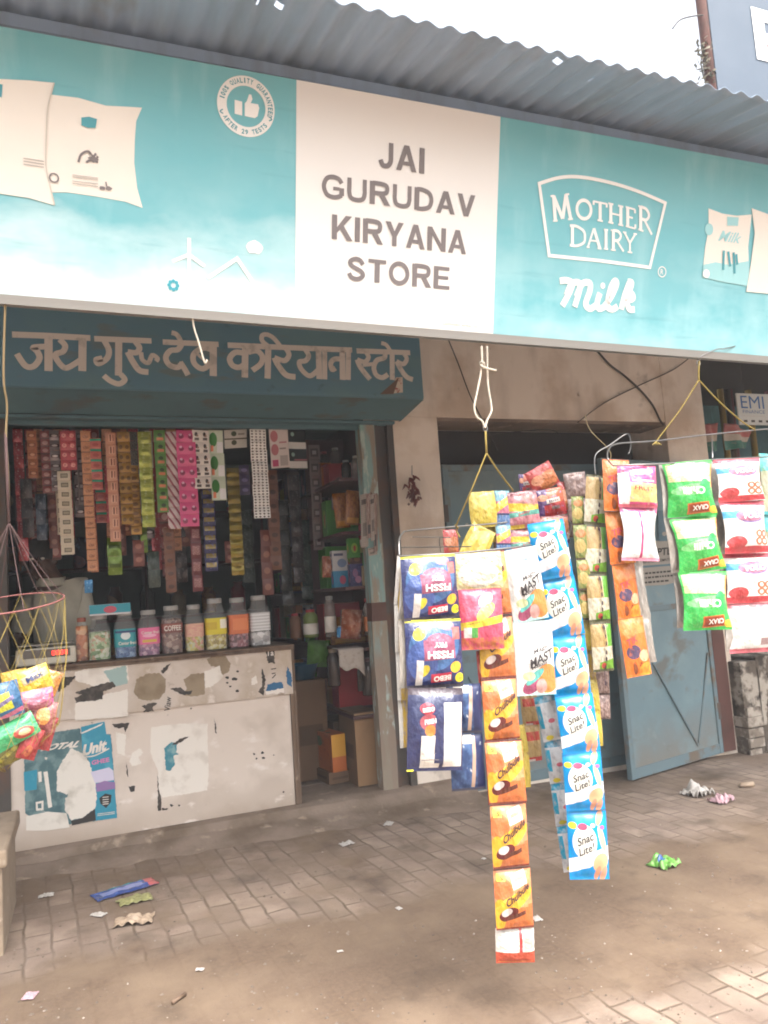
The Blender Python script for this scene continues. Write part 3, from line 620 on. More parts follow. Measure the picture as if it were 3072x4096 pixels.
w=MB(); w.box((-.40,-.03,.974),(1.20,.52,.986)); w.box((-.40,-.024,.986),(1.195,.52,.992)); w.box((-.40,-.034,.992),(1.20,.52,1.003)); w.build('counter_top',MATS['worn_wood'],CB,bevel=.002)
w=MB(); w.box((1.168,-.008,.045),(1.188,.03,.703)); w.box((1.190,-.004,.045),(1.205,.03,.973)); w.box((1.186,.03,.05),(1.202,.5,.973)); w.build('corner_post',MATS['worn_wood'],CB,bevel=.002)
# ---------------------------------------------------------------- the torn ghee poster on the counter front
mat('poster_teal','#2b8aa3',[(('n',6,.62,.05),'#4ba0b2')],rough=.55,coord='POS'); mat('poster_dark','#47676c',[(('n',14,.52,.08),'#6f8a8a'),(('n',6,.6,.05),'#345560')],rough=.6,coord='POS'); mat('poster_pale','#ddd6cb',[(('n',7,.6,.08),'#b5ada0')],rough=.7,coord='POS')
mat('poster_pink','#d27aa8',rough=.6); mat('poster_mauve','#8a6d9c',rough=.6); mat('poster_lilac','#c9c3d6',rough=.6)
PO=thing('poster','half torn teal ghee poster glued on the left of the counter front','poster',(-.1,0,.1))
w=MB(); pf=lambda x,y,o:V((P(x,y,yF).x,yF+.002-o,P(x,y,yF).z))
def ps(l,mi,off): fill(w,jag(z6(l),6,2.4 if mi in (0,2) and len(l)>6 else .5),pf,mi,off)
ps([(150,1420),(280,1395),(505,1365),(512,1400),(700,1400),(740,1925),(600,1950),(300,1990),(160,1900)],0,.0012)
ps([(512,1355),(660,1320),(672,1400),(700,1410),(740,1930),(602,1948),(590,1700),(560,1560),(520,1500)],1,.0018)
ps([(512,1392),(640,1335),(655,1328),(640,1345),(520,1398)],2,.0025)
ps([(360,1760),(358,1640),(400,1560),(450,1490),(520,1520),(560,1570),(600,1680),(612,1800),(600,1870),(520,1930),(450,1945),(410,1880),(415,1780)],2,.0026)
ps([(450,1948),(520,1930),(600,1872),(606,1945),(455,1978)],5,.0028)
ps([(165,1920),(300,1890),(420,1900),(440,1990),(300,2010),(165,2010)],2,.0022)
ps([(572,1640),(690,1610),(715,1630),(722,1690),(600,1710)],6,.003); ps([(605,1715),(660,1695),(728,1705),(728,1745),(610,1765)],4,.0032)
ps([(628,1805),(665,1775),(705,1785),(700,1830),(670,1868),(635,1840)],5,.0034)
ps([(275,1640),(300,1635),(330,1860),(305,1868)],2,.0026)
ps([(240,1640),(262,1636),(264,1700),(244,1705)],2,.0026); ps([(225,1830),(275,1820),(275,1880),(228,1885)],2,.0024); ps([(238,1840),(262,1836),(262,1868),(240,1870)],0,.003)
ps([(150,1640),(235,1625),(232,1750),(155,1760)],1,.002); ps([(330,1795),(430,1780),(425,1800),(330,1812)],0,.0034)
for k in range(7): ps([(282,1545-4*k),(300,1548),(296,1562),(284,1560)] if k==0 else [(250+k*9,1880+k*3),(256+k*9,1878+k*3),(256+k*9,1884+k*3)],2,.0028)
def ptext(body,tl,bl,br,mi,bold=.02,shear=0):
    tl,bl,br=[V(q) for q in z6([tl,bl,br])]
    def f(x,y):
        q=bl+(br-bl)*x+(tl-bl)*y; return pf(q.x,q.y,.0042)
    put_text(w,body,f,mi,bold,shear)
ptext('TOTAL',(262,1468),(250,1510),(500,1482),2,.05,.12); ptext('Unit',(520,1470),(530,1540),(680,1500),2,.05,.15); ptext('GHEE',(578,1568),(580,1596),(692,1574),3,.03)
srb=lambda l,mi,wd: ribbon(w,z6(l),wd,lambda x,y,o:pf(x,y,.0045),mi)
srb([(525,1545),(600,1535),(690,1490)],2,5)
for y_ in (1800,1815,1830,1843): srb([(648,y_),(686,y_-4)],2,3)
for y_ in (1905,1915): srb([(615,y_),(725,y_-14)],2,2.5)
w.build('print',[MATS['poster_dark'],MATS['poster_teal'],MATS['poster_pale'],MATS['poster_pink'],MATS['poster_mauve'],MATS['ink'],MATS['poster_lilac']],PO)
# ---------------------------------------------------------------- sweet jars along the counter
mat('clear_plastic','#e8e6e2',rough=.12,spec=.6,trans=.11); mat('jar_lid','#9a958f',rough=.35,spec=.5)
def sweets(name,cols,sc=9):
    n=NT(name); MATS[name]=n.mat
    vec=n.new('ShaderNodeTexCoord').outputs['Object']
    vo=n.new('ShaderNodeTexVoronoi'); n.set(vo.inputs['Vector'],vec); vo.inputs['Scale'].default_value=sc*6
    sp=n.new('ShaderNodeSeparateColor'); n.set(sp.inputs[0],vo.outputs['Color'])
    c=hexc(cols[0])
    for i,k in enumerate(cols[1:]): c=n.mix(n.m('GREATER_THAN',sp.outputs[i%3],.55+.1*i),c,hexc(k))
    n.set(n.b.inputs['Base Color'],c); n.b.inputs['Roughness'].default_value=.3
    bp=n.new('ShaderNodeBump'); bp.inputs['Strength'].default_value=.9; bp.inputs['Distance'].default_value=.01; bp.invert=True; n.set(bp.inputs['Height'],vo.outputs['Distance']); n.set(n.b.inputs['Normal'],bp.outputs[0])
    return n.mat
sweets('sw_green',['#a9b78d','#c9cbb2','#6f8f5c','#b58f6f']); sweets('sw_blue',['#5e7fa8','#8aa3c0','#3f5f8c']); sweets('sw_pink',['#b07a94','#c9a0ae','#8c5f80'])
sweets('sw_brown',['#7a564a','#a58a7c','#5a3c34']); sweets('sw_yellow',['#cfc06a','#d8a088','#c7c49a','#b5a04c']); sweets('sw_gold',['#bfae5a','#d2c79a','#98843e']); sweets('sw_red',['#8c4a52','#b08088','#5f3038']); sweets('sw_silver',['#b9b5b2','#8e8a88','#dad7d4'],6); sweets('sw_choc',['#6a4636','#8c6a54','#4a3026'],5); sweets('sw_orange',['#b56a3c','#8c5030','#c99a70'],6)
for k,(c1,ly) in dict(lb_teal=('#2f8f96',[(('e',.5,.62,.14,.22),'#cfd6d4'),(('r',.2,.78,.8,.9),'#243a66')]),lb_pink=('#d8678f',[(('r',.3,.12,.7,.28),'#cfae4a'),(('e',.5,.52,.2,.1),'#e7a9be')]),lb_coffee=('#70392f',[(('r',.1,.5,.9,.9),'#8a4638')]),
   lb_peach=('#d0a48a',[(('n',7,.55,.1),'#c98a80')]),lb_yellow=('#d2bf2e',[(('r',.6,.35,.92,.9),'#e4dfcc'),(('r',.15,.3,.5,.75),'#c4a726')]),lb_orange=('#c8683a',[(('r',.02,.1,.18,.9),'#5a2a20'),(('r',.3,.2,.9,.8),'#d47a48')]),lb_silver=('#b5b2b0',[(('s',0,6,.5),'#d5d3d1')])).items():
    mat(k,c1,ly,rough=.4)
def jar(pc,pb,pt,pw,label,content,fill_h,lab=None,words=(),y=.13,lid='jar_lid',cat='jar'):
    """pc centre x, pb base y, pt top y, pw width in the photo"""
    a=P(pc,pb,y); zt=P(pc,pt,y).z; r=(P(pc+pw/2,pb,y).x-P(pc-pw/2,pb,y).x)/2*.98; z0=1.005; h=zt-z0
    cx,cy=a.x,y
    t=thing('sweet_jar',label,cat,(cx,cy,z0),'sweet jars on the counter')
    prof=[(r*.2,.002),(r*.9,.0),(r,.02),(r*.985,h*.2),(r,h*.24),(r*.985,h*.5),(r,h*.54),(r*.99,h*.66),(r*.86,h*.76),(r*.66,h*.83),(r*.62,h*.9)]
    MB().lathe(prof,(cx,cy,z0),28,0,.35).build('jar_body',MATS['clear_plastic'],t,smooth=True)
    MB().lathe([(r*.67,h*.9),(r*.69,h*.91),(r*.69,h*.985),(r*.63,h),(0,h)],(cx,cy,z0),24).build('lid',MATS[lid],t,smooth=True)
    hc=h*fill_h; ri=r*.93
    def f(u,v):
        an=2*math.pi*u; rr=ri*(1+.035*noise.noise((math.cos(an)*5,math.sin(an)*5,v*9+cx*7)))
        q=(abs(math.cos(an))**4+abs(math.sin(an))**4)**-.25
        if v>.85: k=(1-v)/.15; return V((cx+rr*q*k*math.cos(an),cy+rr*q*k*math.sin(an),z0+hc*(1+.05*noise.noise((math.cos(an)*k*3,math.sin(an)*k*3,cx)))))
        return V((cx+rr*q*math.cos(an),cy+rr*q*math.sin(an),z0+.006+(hc-.006)*v/.85))
    MB().grid(f,30,14).build('sweets',MATS[content],t,smooth=True)
    if lab:
        m_,v0,v1=lab
        def lf(u,v,o=0):
            an=math.pi*(1.08+.92*u)-.12; q=(abs(math.cos(an))**4.1+abs(math.sin(an))**4.1)**(-1/4.1)
            return V((cx+(r*1.012+o)*q*math.cos(an),cy+(r*1.012+o)*q*math.sin(an),z0+h*(v0+(v1-v0)*v)))
        w=MB().grid(lambda u,v:lf(u,v),24,6)
        mats=[MATS[m_],MATS['scrap_white'],MATS['ink']]
        for body,u0,u1,vv0,vv1,mi in words: put_text(w,body,lambda x,yy:lf(u0+(u1-u0)*x,vv0+(vv1-vv0)*yy,.0015),mi,.02)
        w.build('jar_label',mats,t,smooth=False)
    return t
jar(401,2634,2458,94,'clear jar of green and pale wrapped sweets under the teal flat box','sw_green',.62)
jar(503,2626,2443,91,'clear jar of blue sweets with a teal label','sw_blue',.42,('lb_teal',.24,.62),[('Center fresh',.3,.82,.12,.3,1)])
jar(597,2616,2440,90,'clear jar of mauve sweets with a bright pink label','sw_pink',.42,('lb_pink',.26,.62),[('Center fruit',.28,.8,.62,.8,1)])
jar(690,2609,2422,88,'clear jar of brown coffee toffees with a dark red printed band','sw_brown',.72,('lb_coffee',.44,.64),[('COFFEE',.26,.74,.2,.75,1)])
jar(779,2597,2418,78,'clear jar of yellow and pink sweets with a pale peach label','sw_yellow',.55,('lb_peach',.32,.6))
jar(865,2590,2393,87,'clear jar of golden sweets with a yellow label','sw_gold',.38,('lb_yellow',.3,.62))
jar(954,2582,2390,85,'clear jar of dark red sweets with an orange label','sw_red',.32,('lb_orange',.28,.66))
jar(1040,2574,2381,84,'clear jar of silver foil sweets with a white zigzag band, last jar on the right','sw_silver',.28,('lb_silver',.3,.66))
jar(330,2634,2470,54,'narrow jar of brown toffees with a rust coloured lid beside the scale','sw_orange',.8,lid='lid_rust') if mat('lid_rust','#8a4a36',rough=.5) else 0
mat('box_teal','#2f8f9e',[(('e',.5,.5,.16,.32),'#b5485a'),(('r',.0,.0,1,.16),'#c9c4c4')],rough=.5); mat('box_top','#b0a8b8',rough=.5)
def carton(name,label,cat,p0,size,front,top,rot=0,group=None,words=(),wm='scrap_white'):
    """box standing at p0 (bottom front centre)"""
    L,D,Hh=size; Mx=Matrix.Translation(V(p0))@Matrix.Rotation(rot,4,'Z')
    t=thing(name,label,cat,p0,group); w=MB(); w.box((-L/2,0,0),(L/2,D,Hh),1,Mx)
    w.add([Mx@V(q) for q in ((-L/2,-.0006,0),(L/2,-.0006,0),(L/2,-.0006,Hh),(-L/2,-.0006,Hh))],[(0,1,2,3)],0,[(0,0),(1,0),(1,1),(0,1)])
    for body,u0,u1,v0,v1 in words: put_text(w,body,lambda x,y:Mx@V((-L/2+L*(u0+(u1-u0)*x),-.0016,Hh*(v0+(v1-v0)*y))),2,.02)
    w.build('carton',[MATS[front],MATS[top],MATS[wm]],t); 
    f=MB(); f.box((-L/2-.001,-.0012,Hh+.0003),(L/2+.001,D*.5,Hh+.0013),0,Mx); f.build('flap',MATS[top],t); return t
zt=P(440,2459,.13).z
carton('flat_box','flat teal and white carton lying across the two left sweet jars','box',(P(441,2459,.08).x,.07,zt),(.225,.12,.062),'box_teal','box_top',.03)
mat('pouch_brown','#5c4038',[(('n',5,.6,.08),'#8c7468')],rough=.35)
# ---------------------------------------------------------------- electronic scale
mat('scale_body','#c9c0ae',[(('n',6,.62,.05),'#988c76')],rough=.5,coord='POS'); mat('scale_face','#5f564c',rough=.4); mat('steel','#9a9792',rough=.3,metal=.9); mat('led','#400806',rough=.4,emit=('#ff2a22',3.0))
sp0=P(60,2650,.06); sp1=P(305,2632,.06); sx0,sx1=sp0.x,sp1.x
SC=thing('weighing_scale','cream electronic weighing scale with a red digital display on the counter','scale',((sx0+sx1)/2,.2,1.004))
w=MB(); w.box((sx0,.06,1.010),(sx1,.34,1.105)); w.build('scale_body',MATS['scale_body'],SC,bevel=.01)
w=MB(); w.box((sx0+.04,.0565,1.05),(sx1-.03,.0595,1.096)); DP=w.build('display_panel',MATS['scale_face'],SC)
w=MB(); dx=sx0+.19
SEG={'8':'abcdefg','0':'abcdef'}
for i,ch in enumerate('0000'):
    x=dx+i*.022
    for sg in SEG[ch]:
        bx={'a':(0,.02,.012,.022),'d':(0,0,.012,.002),'g':(0,.01,.012,.012),'f':(0,.011,.002,.021),'b':(.010,.011,.012,.021),'e':(0,.001,.002,.011),'c':(.010,.001,.012,.011)}[sg]
        w.box((x+bx[0],.0545,1.062+bx[1]),(x+bx[2],.0562,1.062+bx[3]))
w.build('digits',MATS['led'],DP)
w=MB(); w.box((sx0+.01,.07,1.118),(sx1-.015,.33,1.127)); w.box((sx0+.1,.15,1.105),(sx0+.16,.25,1.1175)); w.build('weighing_plate',MATS['steel'],SC,bevel=.003)
w=MB(); [w.lathe([(.012,0),(.014,.008)],(x,y,1.003)) for x in (sx0+.03,sx1-.03) for y in (.09,.31)]; w.build('foot',MATS['ink'],SC)
# ---------------------------------------------------------------- shopkeeper
mat('skin','#4f382c',rough=.55); mat('shirt','#bfb9a8',[(('n',6,.6,.1),'#9e9887')],rough=.9,coord='POS'); mat('hair','#15110f',rough=.6); mat('trousers','#3a3836',rough=.9)
def skinmesh(name,verts,edges,radii,material,parent,sub=2,root=0):
    me=bpy.data.meshes.new(name); me.from_pydata([tuple(v) for v in verts],edges,[]); me.materials.append(material)
    o=bpy.data.objects.new(name,me); COL.objects.link(o)
    md=o.modifiers.new('skin','SKIN'); md.use_smooth_shade=True
    lay=me.skin_vertices[0] if me.skin_vertices else None
    if lay is None:
        bpy.context.view_layer.objects.active=o; lay=me.skin_vertices[0] if me.skin_vertices else me.attributes and None
    if lay:
        for i,r in enumerate(radii):
            lay.data[i].radius=(r,r) if not isinstance(r,tuple) else r; lay.data[i].use_root=(i==root)
    ss=o.modifiers.new('sub','SUBSURF'); ss.levels=sub; ss.render_levels=sub
    if parent: o.parent=parent; o.matrix_parent_inverse=parent.matrix_basis.inverted()
    return o
PY=.54
shR=P(322,2345,PY); shL=P(110,2420,PY+.08)
nk=P(205,2330,PY-.02); hd=P(160,2245,PY-.06)
pel=V((nk.x+.04,PY+.05,.88)); chest=V(((shR.x+shL.x)/2+.02,PY+.02,1.28))
bx=pel.x
elR=P(352,2570,PY-.05); wrR=P(322,2640,PY-.2); elL=V((shL.x-.05,PY-.02,1.12)); wrL=V((shL.x+.08,PY-.22,1.06))
PE=thing('person','shopkeeper in a grey olive shirt leaning behind the counter near the scale','person',(bx,PY,.05))
vs=[pel,V((pel.x,PY+.04,1.08)),chest,V((nk.x+.01,PY,1.43)),nk+V((0,0,.02)),hd, shR,elR,wrR, shL,elL,wrL, V((bx+.1,PY+.05,.82)),V((bx+.11,PY+.02,.48)),V((bx+.11,PY+.06,.12)),V((bx+.12,PY-.1,.075)), V((bx-.1,PY+.05,.82)),V((bx-.11,PY+.02,.48)),V((bx-.11,PY+.06,.12)),V((bx-.12,PY-.1,.075)), hd+V((-.012,-.02,.07)), hd+V((-.01,-.04,-.07)), wrR+V((-.05,-.06,-.02)), wrL+V((.06,-.05,-.01))]
ed=[(0,1),(1,2),(2,3),(3,4),(4,5),(3,6),(6,7),(7,8),(3,9),(9,10),(10,11),(0,12),(12,13),(13,14),(14,15),(0,16),(16,17),(17,18),(18,19),(5,20),(5,21),(8,22),(11,23)]
rd=[(.14,.11),(.13,.1),(.15,.11),(.085,.075),(.055,.055),(.085,.095),.062,.042,.03,.062,.042,.03,.09,.06,.045,.035,.09,.06,.045,.035,(.07,.085),(.055,.06),(.034,.014),(.034,.014)]
body=skinmesh('body',vs,ed,rd,MATS['skin'],PE)
for hand,wri,dirn in ((vs[22],vs[8],(vs[22]-vs[8]).normalized()),(vs[23],vs[11],(vs[23]-vs[11]).normalized())):
    side=dirn.cross(V((0,0,1))).normalized(); fv=[];fe=[];fr=[]
    for k,ln in ((-1.5,.07),(-.5,.078),(.5,.074),(1.5,.058)):
        b0=hand+side*k*.018-dirn*.01; i=len(fv)
        fv+=[b0,b0+dirn*ln*.55+V((0,0,-.008)),b0+dirn*ln*.9+V((0,0,-.03))]; fe+=[(i,i+1),(i+1,i+2)]; fr+=[.0095,.0085,.007]
        skinmesh('finger',fv[-3:],[(0,1),(1,2)],fr[-3:],MATS['skin'],body,1)
    b0=wri+dirn*.03+side*.02; skinmesh('thumb',[b0,b0+dirn*.03+side*.03,b0+dirn*.06+side*.035+V((0,0,-.01))],[(0,1),(1,2)],[.013,.011,.008],MATS['skin'],body,1)
sh_v=[V((pel.x,PY+.05,.84)),V((pel.x,PY+.04,1.08)),chest,V((nk.x+.01,PY,1.425)),shR,shR.lerp(elR,.85),shL,shL.lerp(elL,.85),nk+V((0,0,-.012))]
SHT=skinmesh('shirt',sh_v,[(0,1),(1,2),(2,3),(3,4),(4,5),(3,6),(6,7),(3,8)],[(.165,.13),(.155,.125),(.17,.13),(.10,.09),.078,.068,.078,.068,(.068,.066)],MATS['shirt'],PE)
w=MB(); w.grid(lambda u,v:V((nk.x+(.078+.012*v)*math.cos(math.pi*(.98+1.04*u)),nk.y+.005+(.075+.018*v)*math.sin(math.pi*(.98+1.04*u)),nk.z+.035-.05*v-.012*math.sin(math.pi*u))),16,3); cm=w.build('collar',MATS['shirt'],SHT,smooth=True); cm.modifiers.new('t','SOLIDIFY').thickness=.004
tv=[V((bx,PY+.05,.9)),vs[12],vs[13],V((vs[14].x,vs[14].y,.16)),vs[16],vs[17],V((vs[18].x,vs[18].y,.16))]
skinmesh('trousers',tv,[(0,1),(1,2),(2,3),(0,4),(4,5),(5,6)],[(.155,.125),.105,.08,.07,.105,.08,.07],MATS['trousers'],PE)
def hairf(u,v):
    a=2*math.pi*u; b=math.pi*.66*v; r=1+.05*noise.noise((math.cos(a)*6,math.sin(a)*6,v*5))
    c=hd+V((-.008,.018,.055)); return c+V((.092*r*math.sin(b)*math.cos(a),.112*r*math.sin(b)*math.sin(a),.10*r*math.cos(b)))
MB().grid(hairf,28,12,flip=True).build('hair',MATS['hair'],body,smooth=True)
fc0=hd+V((-.01,-.115,-.005))
for sx in (-.03,.03):
    MB().lathe([(0,-.008),(.009,-.005),(.0115,0),(.009,.005),(0,.008)],(fc0.x+sx,fc0.y+.012,fc0.z+.015),10).build('eye',MATS['scrap_white'],body,smooth=True)
    MB().lathe([(0,-.03),(.014,-.02),(.018,0),(.014,.022),(0,.03)],(hd.x-.01+sx*3.1,hd.y,hd.z-.0),10).build('ear',MATS['skin'],body,smooth=True)
w=MB(); w.tube([fc0+V((0,.008,.02)),fc0+V((0,-.012,-.012)),fc0+V((0,.0,-.022))],[.008,.013,.012],8); w.build('nose',MATS['skin'],body,smooth=True)
mat('lips','#4f2a24',rough=.5); w=MB(); w.tube([fc0+V((-.024,.014,-.05)),fc0+V((0,.004,-.047)),fc0+V((.024,.014,-.05))],[.003,.006,.003],8); w.build('mouth',MATS['lips'],body,smooth=True)
# ---------------------------------------------------------------- sachet strips hanging in the shopfront
def pillow(w,h,d,nx,ny,seal=.06,seed=0,wr=.25,pinch=.0):
    """unit pack: x -w/2..w/2, z 0..-h, front towards -y"""
    rr=random.Random(seed); ph=[rr.uniform(0,6.28) for _ in range(6)]
    def prof(u,v):
        t=min(max((v-seal)/(1-2*seal),0),1); a=math.sin(math.pi*t)**.55 if 0<t<1 else 0
        b=max(0,1-abs(2*u-1)**3.2)
        wv=wr*(math.sin(u*23+ph[0]+2*math.sin(u*5))*math.exp(-5*t)+math.sin(u*21+ph[1]+2*math.sin(u*6))*math.exp(-5*(1-t)))*.4+wr*.45*noise.noise((u*2.6+seed,v*3,seed))+wr*.2*noise.noise((u*7+seed,v*6,seed))
        return a*b*(1+wv)+.03
    def px(u,v):
        t=min(max((v-seal)/(1-2*seal),0),1); k=1-pinch*math.sin(math.pi*t)
        return (u-.5)*w*k+.006*w*noise.noise((seed,v*6,0))
    def front(u,v,o=0): return V((px(u,v),-d*prof(u,v)-o,-h*(1-v)))
    def back(u,v): return V((px(u,v),d*.8*prof(1-u,v),-h*(1-v)))
    return front,back
def pack_mesh(name,mats,w=1,h=1,d=.1,nx=14,ny=20,arts=(),seal=.06,seed=0,wr=.25,pinch=.0):
    front,back=pillow(w,h,d,nx,ny,seal,seed,wr,pinch)
    mb=MB(); mb.grid(front,nx,ny,0); mb.grid(back,nx,ny,1,flip=True)
    for a in arts:
        body,cu,cv,wu,hv,ang,mi=a[:7]; ca,sa=math.cos(ang),math.sin(ang); asp=a[7] if len(a)>7 else 1.0
        def f(x,y):
            X=(x-.5)*wu; Y=(y-.5)*hv*asp; return front(cu+X*ca-Y*sa,cv+(X*sa+Y*ca)/asp,.05)
        put_text(mb,body,f,mi,a[8] if len(a)>8 else .015)
    me=mb.mesh(name,mats); me.polygons.foreach_set('use_smooth',[True]*len(me.polygons)); return me
def put(me,name,parent,mw):
    o=bpy.data.objects.new(name,me); COL.objects.link(o); o.parent=parent; o.matrix_parent_inverse=parent.matrix_basis.inverted(); o.matrix_basis=mw; return o
SM={}
def br(h,k=1.3): return tuple(min(.85,x*k) for x in hexc(h)[:3])
def sach(key,c1,layers=(),rough=.3,metal=0,tile=None,spec=.5):
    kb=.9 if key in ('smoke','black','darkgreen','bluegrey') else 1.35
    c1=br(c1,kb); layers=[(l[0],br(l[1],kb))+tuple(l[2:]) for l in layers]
    m=mat('sachet_'+key,c1,layers,rough=rough,metal=metal,tile=tile,spec=spec)
    SM[key]=[pack_mesh('sachet_'+key,[m,m],1,1,.09,6,7,seal=.1,seed=s*3+len(SM),wr=.6) for s in (1,2)]
two=(2,1)
sach('orange','#a5653f',[(('r',.1,.3,.9,.7),'#8c4c30'),(('e',.5,.5,.25,.14),'#c99a76')]); sach('maroon','#7c4240',[(('e',.5,.5,.3,.25),'#a8807a'),(('r',0,0,1,.15),'#4a2626')],.25)
sach('steel','#7a6e6e',[(('r',.05,.3,.95,.6),'#4a3536'),(('e',.5,.45,.3,.1),'#c0b4b0')],.2,.35); sach('redpink','#a84a50',[(('e',.5,.5,.3,.22),'#cc8a84'),(('n',6,.6,.05),'#7c2f36')],.25,tile=two)
sach('cream','#b8ab97',[(('r',.25,.25,.8,.72),'#5c5346'),(('r',.32,.36,.74,.62),'#8d836f')],.5); sach('dimgrey','#6a5b5a',[(('r',.15,.2,.8,.75),'#4d4242'),(('r',.3,.35,.65,.6),'#8d8280')],.3)
sach('tan','#b07a56',[(('e',.5,.45,.3,.16),'#8f5c40'),(('r',0,.0,1,.08),'#5a3626'),(('n',9,.6,.08),'#c9987a')],.4); sach('redgreen','#a5544a',[(('r',0,.72,1,.94),'#2f8d72'),(('e',.5,.36,.3,.16),'#8a3a34'),(('r',0,0,1,.06),'#c98a7c')],.35)
sach('salmon','#b5826a',[(('r',.3,.2,.85,.85),'#c79b82'),(('r',.42,.25,.55,.8),'#6f3c30'),(('r',.7,.25,.8,.8),'#8a5444')],.35); sach('gold','#8f6a2a',[(('e',.5,.5,.3,.2),'#5f431a'),(('r',0,0,1,.06),'#3f2c12')],.25,.2,tile=two)
sach('goldbrown','#a37a34',[(('e',.5,.5,.32,.22),'#6d4d22'),(('r',0,0,1,.07),'#4f3818')],.25,.2); sach('darkgrey','#55504b',[(('n',7,.55,.1),'#837c74')],.25); sach('silver','#8f8a84',[(('n',5,.55,.1),'#5a544f')],.18,.6)
sach('lime','#98a04a',[(('n',4,.58,.06),'#c0c486'),(('e',.5,.4,.3,.12),'#7c8436')],.18,.35); sach('white','#b9b3aa',[(('e',.5,.5,.2,.2),'#7f7a75')],.3); sach('greenred','#547a3a',[(('e',.55,.6,.22,.16),'#2f3f22'),(('r',.25,.15,.85,.38),'#b36a4a')],.35)
sach('pinkstripe','#c4b4b4',[(('s',1,1,.35),'#93505c')],.3,tile=two); sach('pink','#c4527f',[(('e',.5,.45,.26,.2),'#7c2a4c'),(('e',.45,.6,.14,.1),'#e0a0b8')],.25,tile=two); sach('whitefig','#cfc8c2',[(('e',.45,.62,.18,.2),'#3a302e'),(('r',.25,.12,.78,.34),'#453c38'),(('e',.6,.5,.12,.1),'#8a6f60')],.35,tile=two)
sach('shampoo','#b9c2b0',[(('e',.3,.6,.26,.3),'#3f7a3a'),(('r',.1,.1,.3,.35),'#cf7a5a'),(('r',.55,.05,.98,.5),'#d9dcd2')],.3); sach('bluegold','#26264a',[(('r',.1,.45,.9,.95),'#8c7a4a'),(('n',5,.62,.04),'#6a6ab0')],.2,.3); sach('darkred','#5c2024',[(('&',('n',14,.5,.1),('r',.15,.25,.85,.8)),'#a8807c')],.3)
sach('glitter','#6a5c22',[(('n',22,.58,.05),'#a8964a')],.2,.5); sach('diamond','#d5cdca',[(('d',2,2,.34),'#3a2c2a')],.4,tile=(2,2)); sach('bluegrey','#4f5a6a',[(('n',4,.58,.06),'#7f8a98')],.2,.3); sach('smoke','#4c4444',[(('n',5,.6,.06),'#8a8280')],.18,.35)
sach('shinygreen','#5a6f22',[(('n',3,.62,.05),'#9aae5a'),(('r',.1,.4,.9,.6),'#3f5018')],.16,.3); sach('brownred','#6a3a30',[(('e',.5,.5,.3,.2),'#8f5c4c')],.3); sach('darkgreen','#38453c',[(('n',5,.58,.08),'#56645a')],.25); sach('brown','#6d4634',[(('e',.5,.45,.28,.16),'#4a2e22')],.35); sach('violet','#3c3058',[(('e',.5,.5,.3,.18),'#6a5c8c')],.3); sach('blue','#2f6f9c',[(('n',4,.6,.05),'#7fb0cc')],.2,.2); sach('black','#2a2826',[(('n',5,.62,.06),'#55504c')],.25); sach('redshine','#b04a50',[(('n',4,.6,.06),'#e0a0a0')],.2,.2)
def strip(label,x0,x1,y0,y1,pitch,key,Y=.18,lean=None,group='sachet strips hanging in the shopfront',name='sachet_strip',part='sachet',mesh=None,jit=.06):
    top=P((x0+x1)/2,y0,Y); t=thing(name,label,'sachet strip',top,group)
    n=max(1,round((y1-y0)/pitch)); ms=mesh or SM[key]; rr=random.Random(int(x0*7+y1))
    for i in range(n):
        ya=y0+(y1-y0)*i/n; yb=y0+(y1-y0)*(i+1)/n
        dx=(i/n)*(y1-y0)*.055*(1 if lean is None else lean)
        a=P((x0+x1)/2+dx,ya,Y); b=P((x0+x1)/2+dx+(yb-ya)*.055,yb,Y)
        wd=P((x0+x1)/2+(x1-x0)/2,ya,Y).x-P((x0+x1)/2-(x1-x0)/2,ya,Y).x; hh=a.z-b.z
        put(ms[i%len(ms)],part,t,Matrix.Translation(a)@Matrix.Rotation(rr.uniform(-jit,jit)*3,4,'Z')@Matrix.Rotation(rr.uniform(-jit,jit)*2,4,'X')@Matrix.Diagonal((wd,min(wd,hh)*1.0,hh*1.0,1)))
    return t
def s4(label,x0,x1,y0,y1,n,key,Y): strip(label,x0*.6028,x1*.6028,1150+y0*.6028-(8 if y0<1000 else 0),1150+y1*.6028,(y1-y0)*.6028/n,key,Y)
def s5(label,x0,x1,y0,y1,n,key,Y): strip(label,700+x0*.5425,700+x1*.5425,1600+y0*.5425-(8 if y0<240 else 0),1600+y1*.5425,(y1-y0)*.5425/n,key,Y)
s4('short orange brown sachet strip, leftmost one in the shopfront',175,240,965,1265,5,'orange',.22)
s4('long dull maroon sachet strip between the orange and steel grey strips',262,328,965,1370,8,'maroon',.24)
s4('grey and maroon foil sachet strip left of the red double strip',325,390,960,1350,6,'steel',.20)
s4('short red and pink double sachet strip at the top left',395,500,965,1210,4,'redpink',.18)
s4('cream sachet strip with dark square emblems hanging lowest near the shopkeeper',378,468,1218,1772,9,'cream',.12)
s4('dim cream strip half hidden behind the strip with square emblems',360,400,1190,1640,7,'cream',.3)
s4('dull grey mauve sachet strip beside the red double strip',498,548,960,1440,6,'dimgrey',.26)
s4('very long thin tan sachet strip left of the red and green strip',532,598,965,1885,13,'tan',.16)
s4('brown strip hanging close behind the very long tan strip',590,640,1560,1890,5,'orange',.28)
s4('red sachet strip with green bands in the upper row',595,668,1000,1340,5,'redgreen',.15)
s4('faded red sachet strip with green bands hanging just below a similar strip',632,700,1340,1562,3,'redgreen',.26)
s4('salmon sachet strip with dark numeral marks',695,765,975,1685,9,'salmon',.14)
s4('shiny red strip glimpsed behind the salmon strip',690,780,1180,1560,4,'redshine',.27)
s4('dark gold double sachet strip left of the brown gold strip',775,858,970,1575,9,'gold',.15)
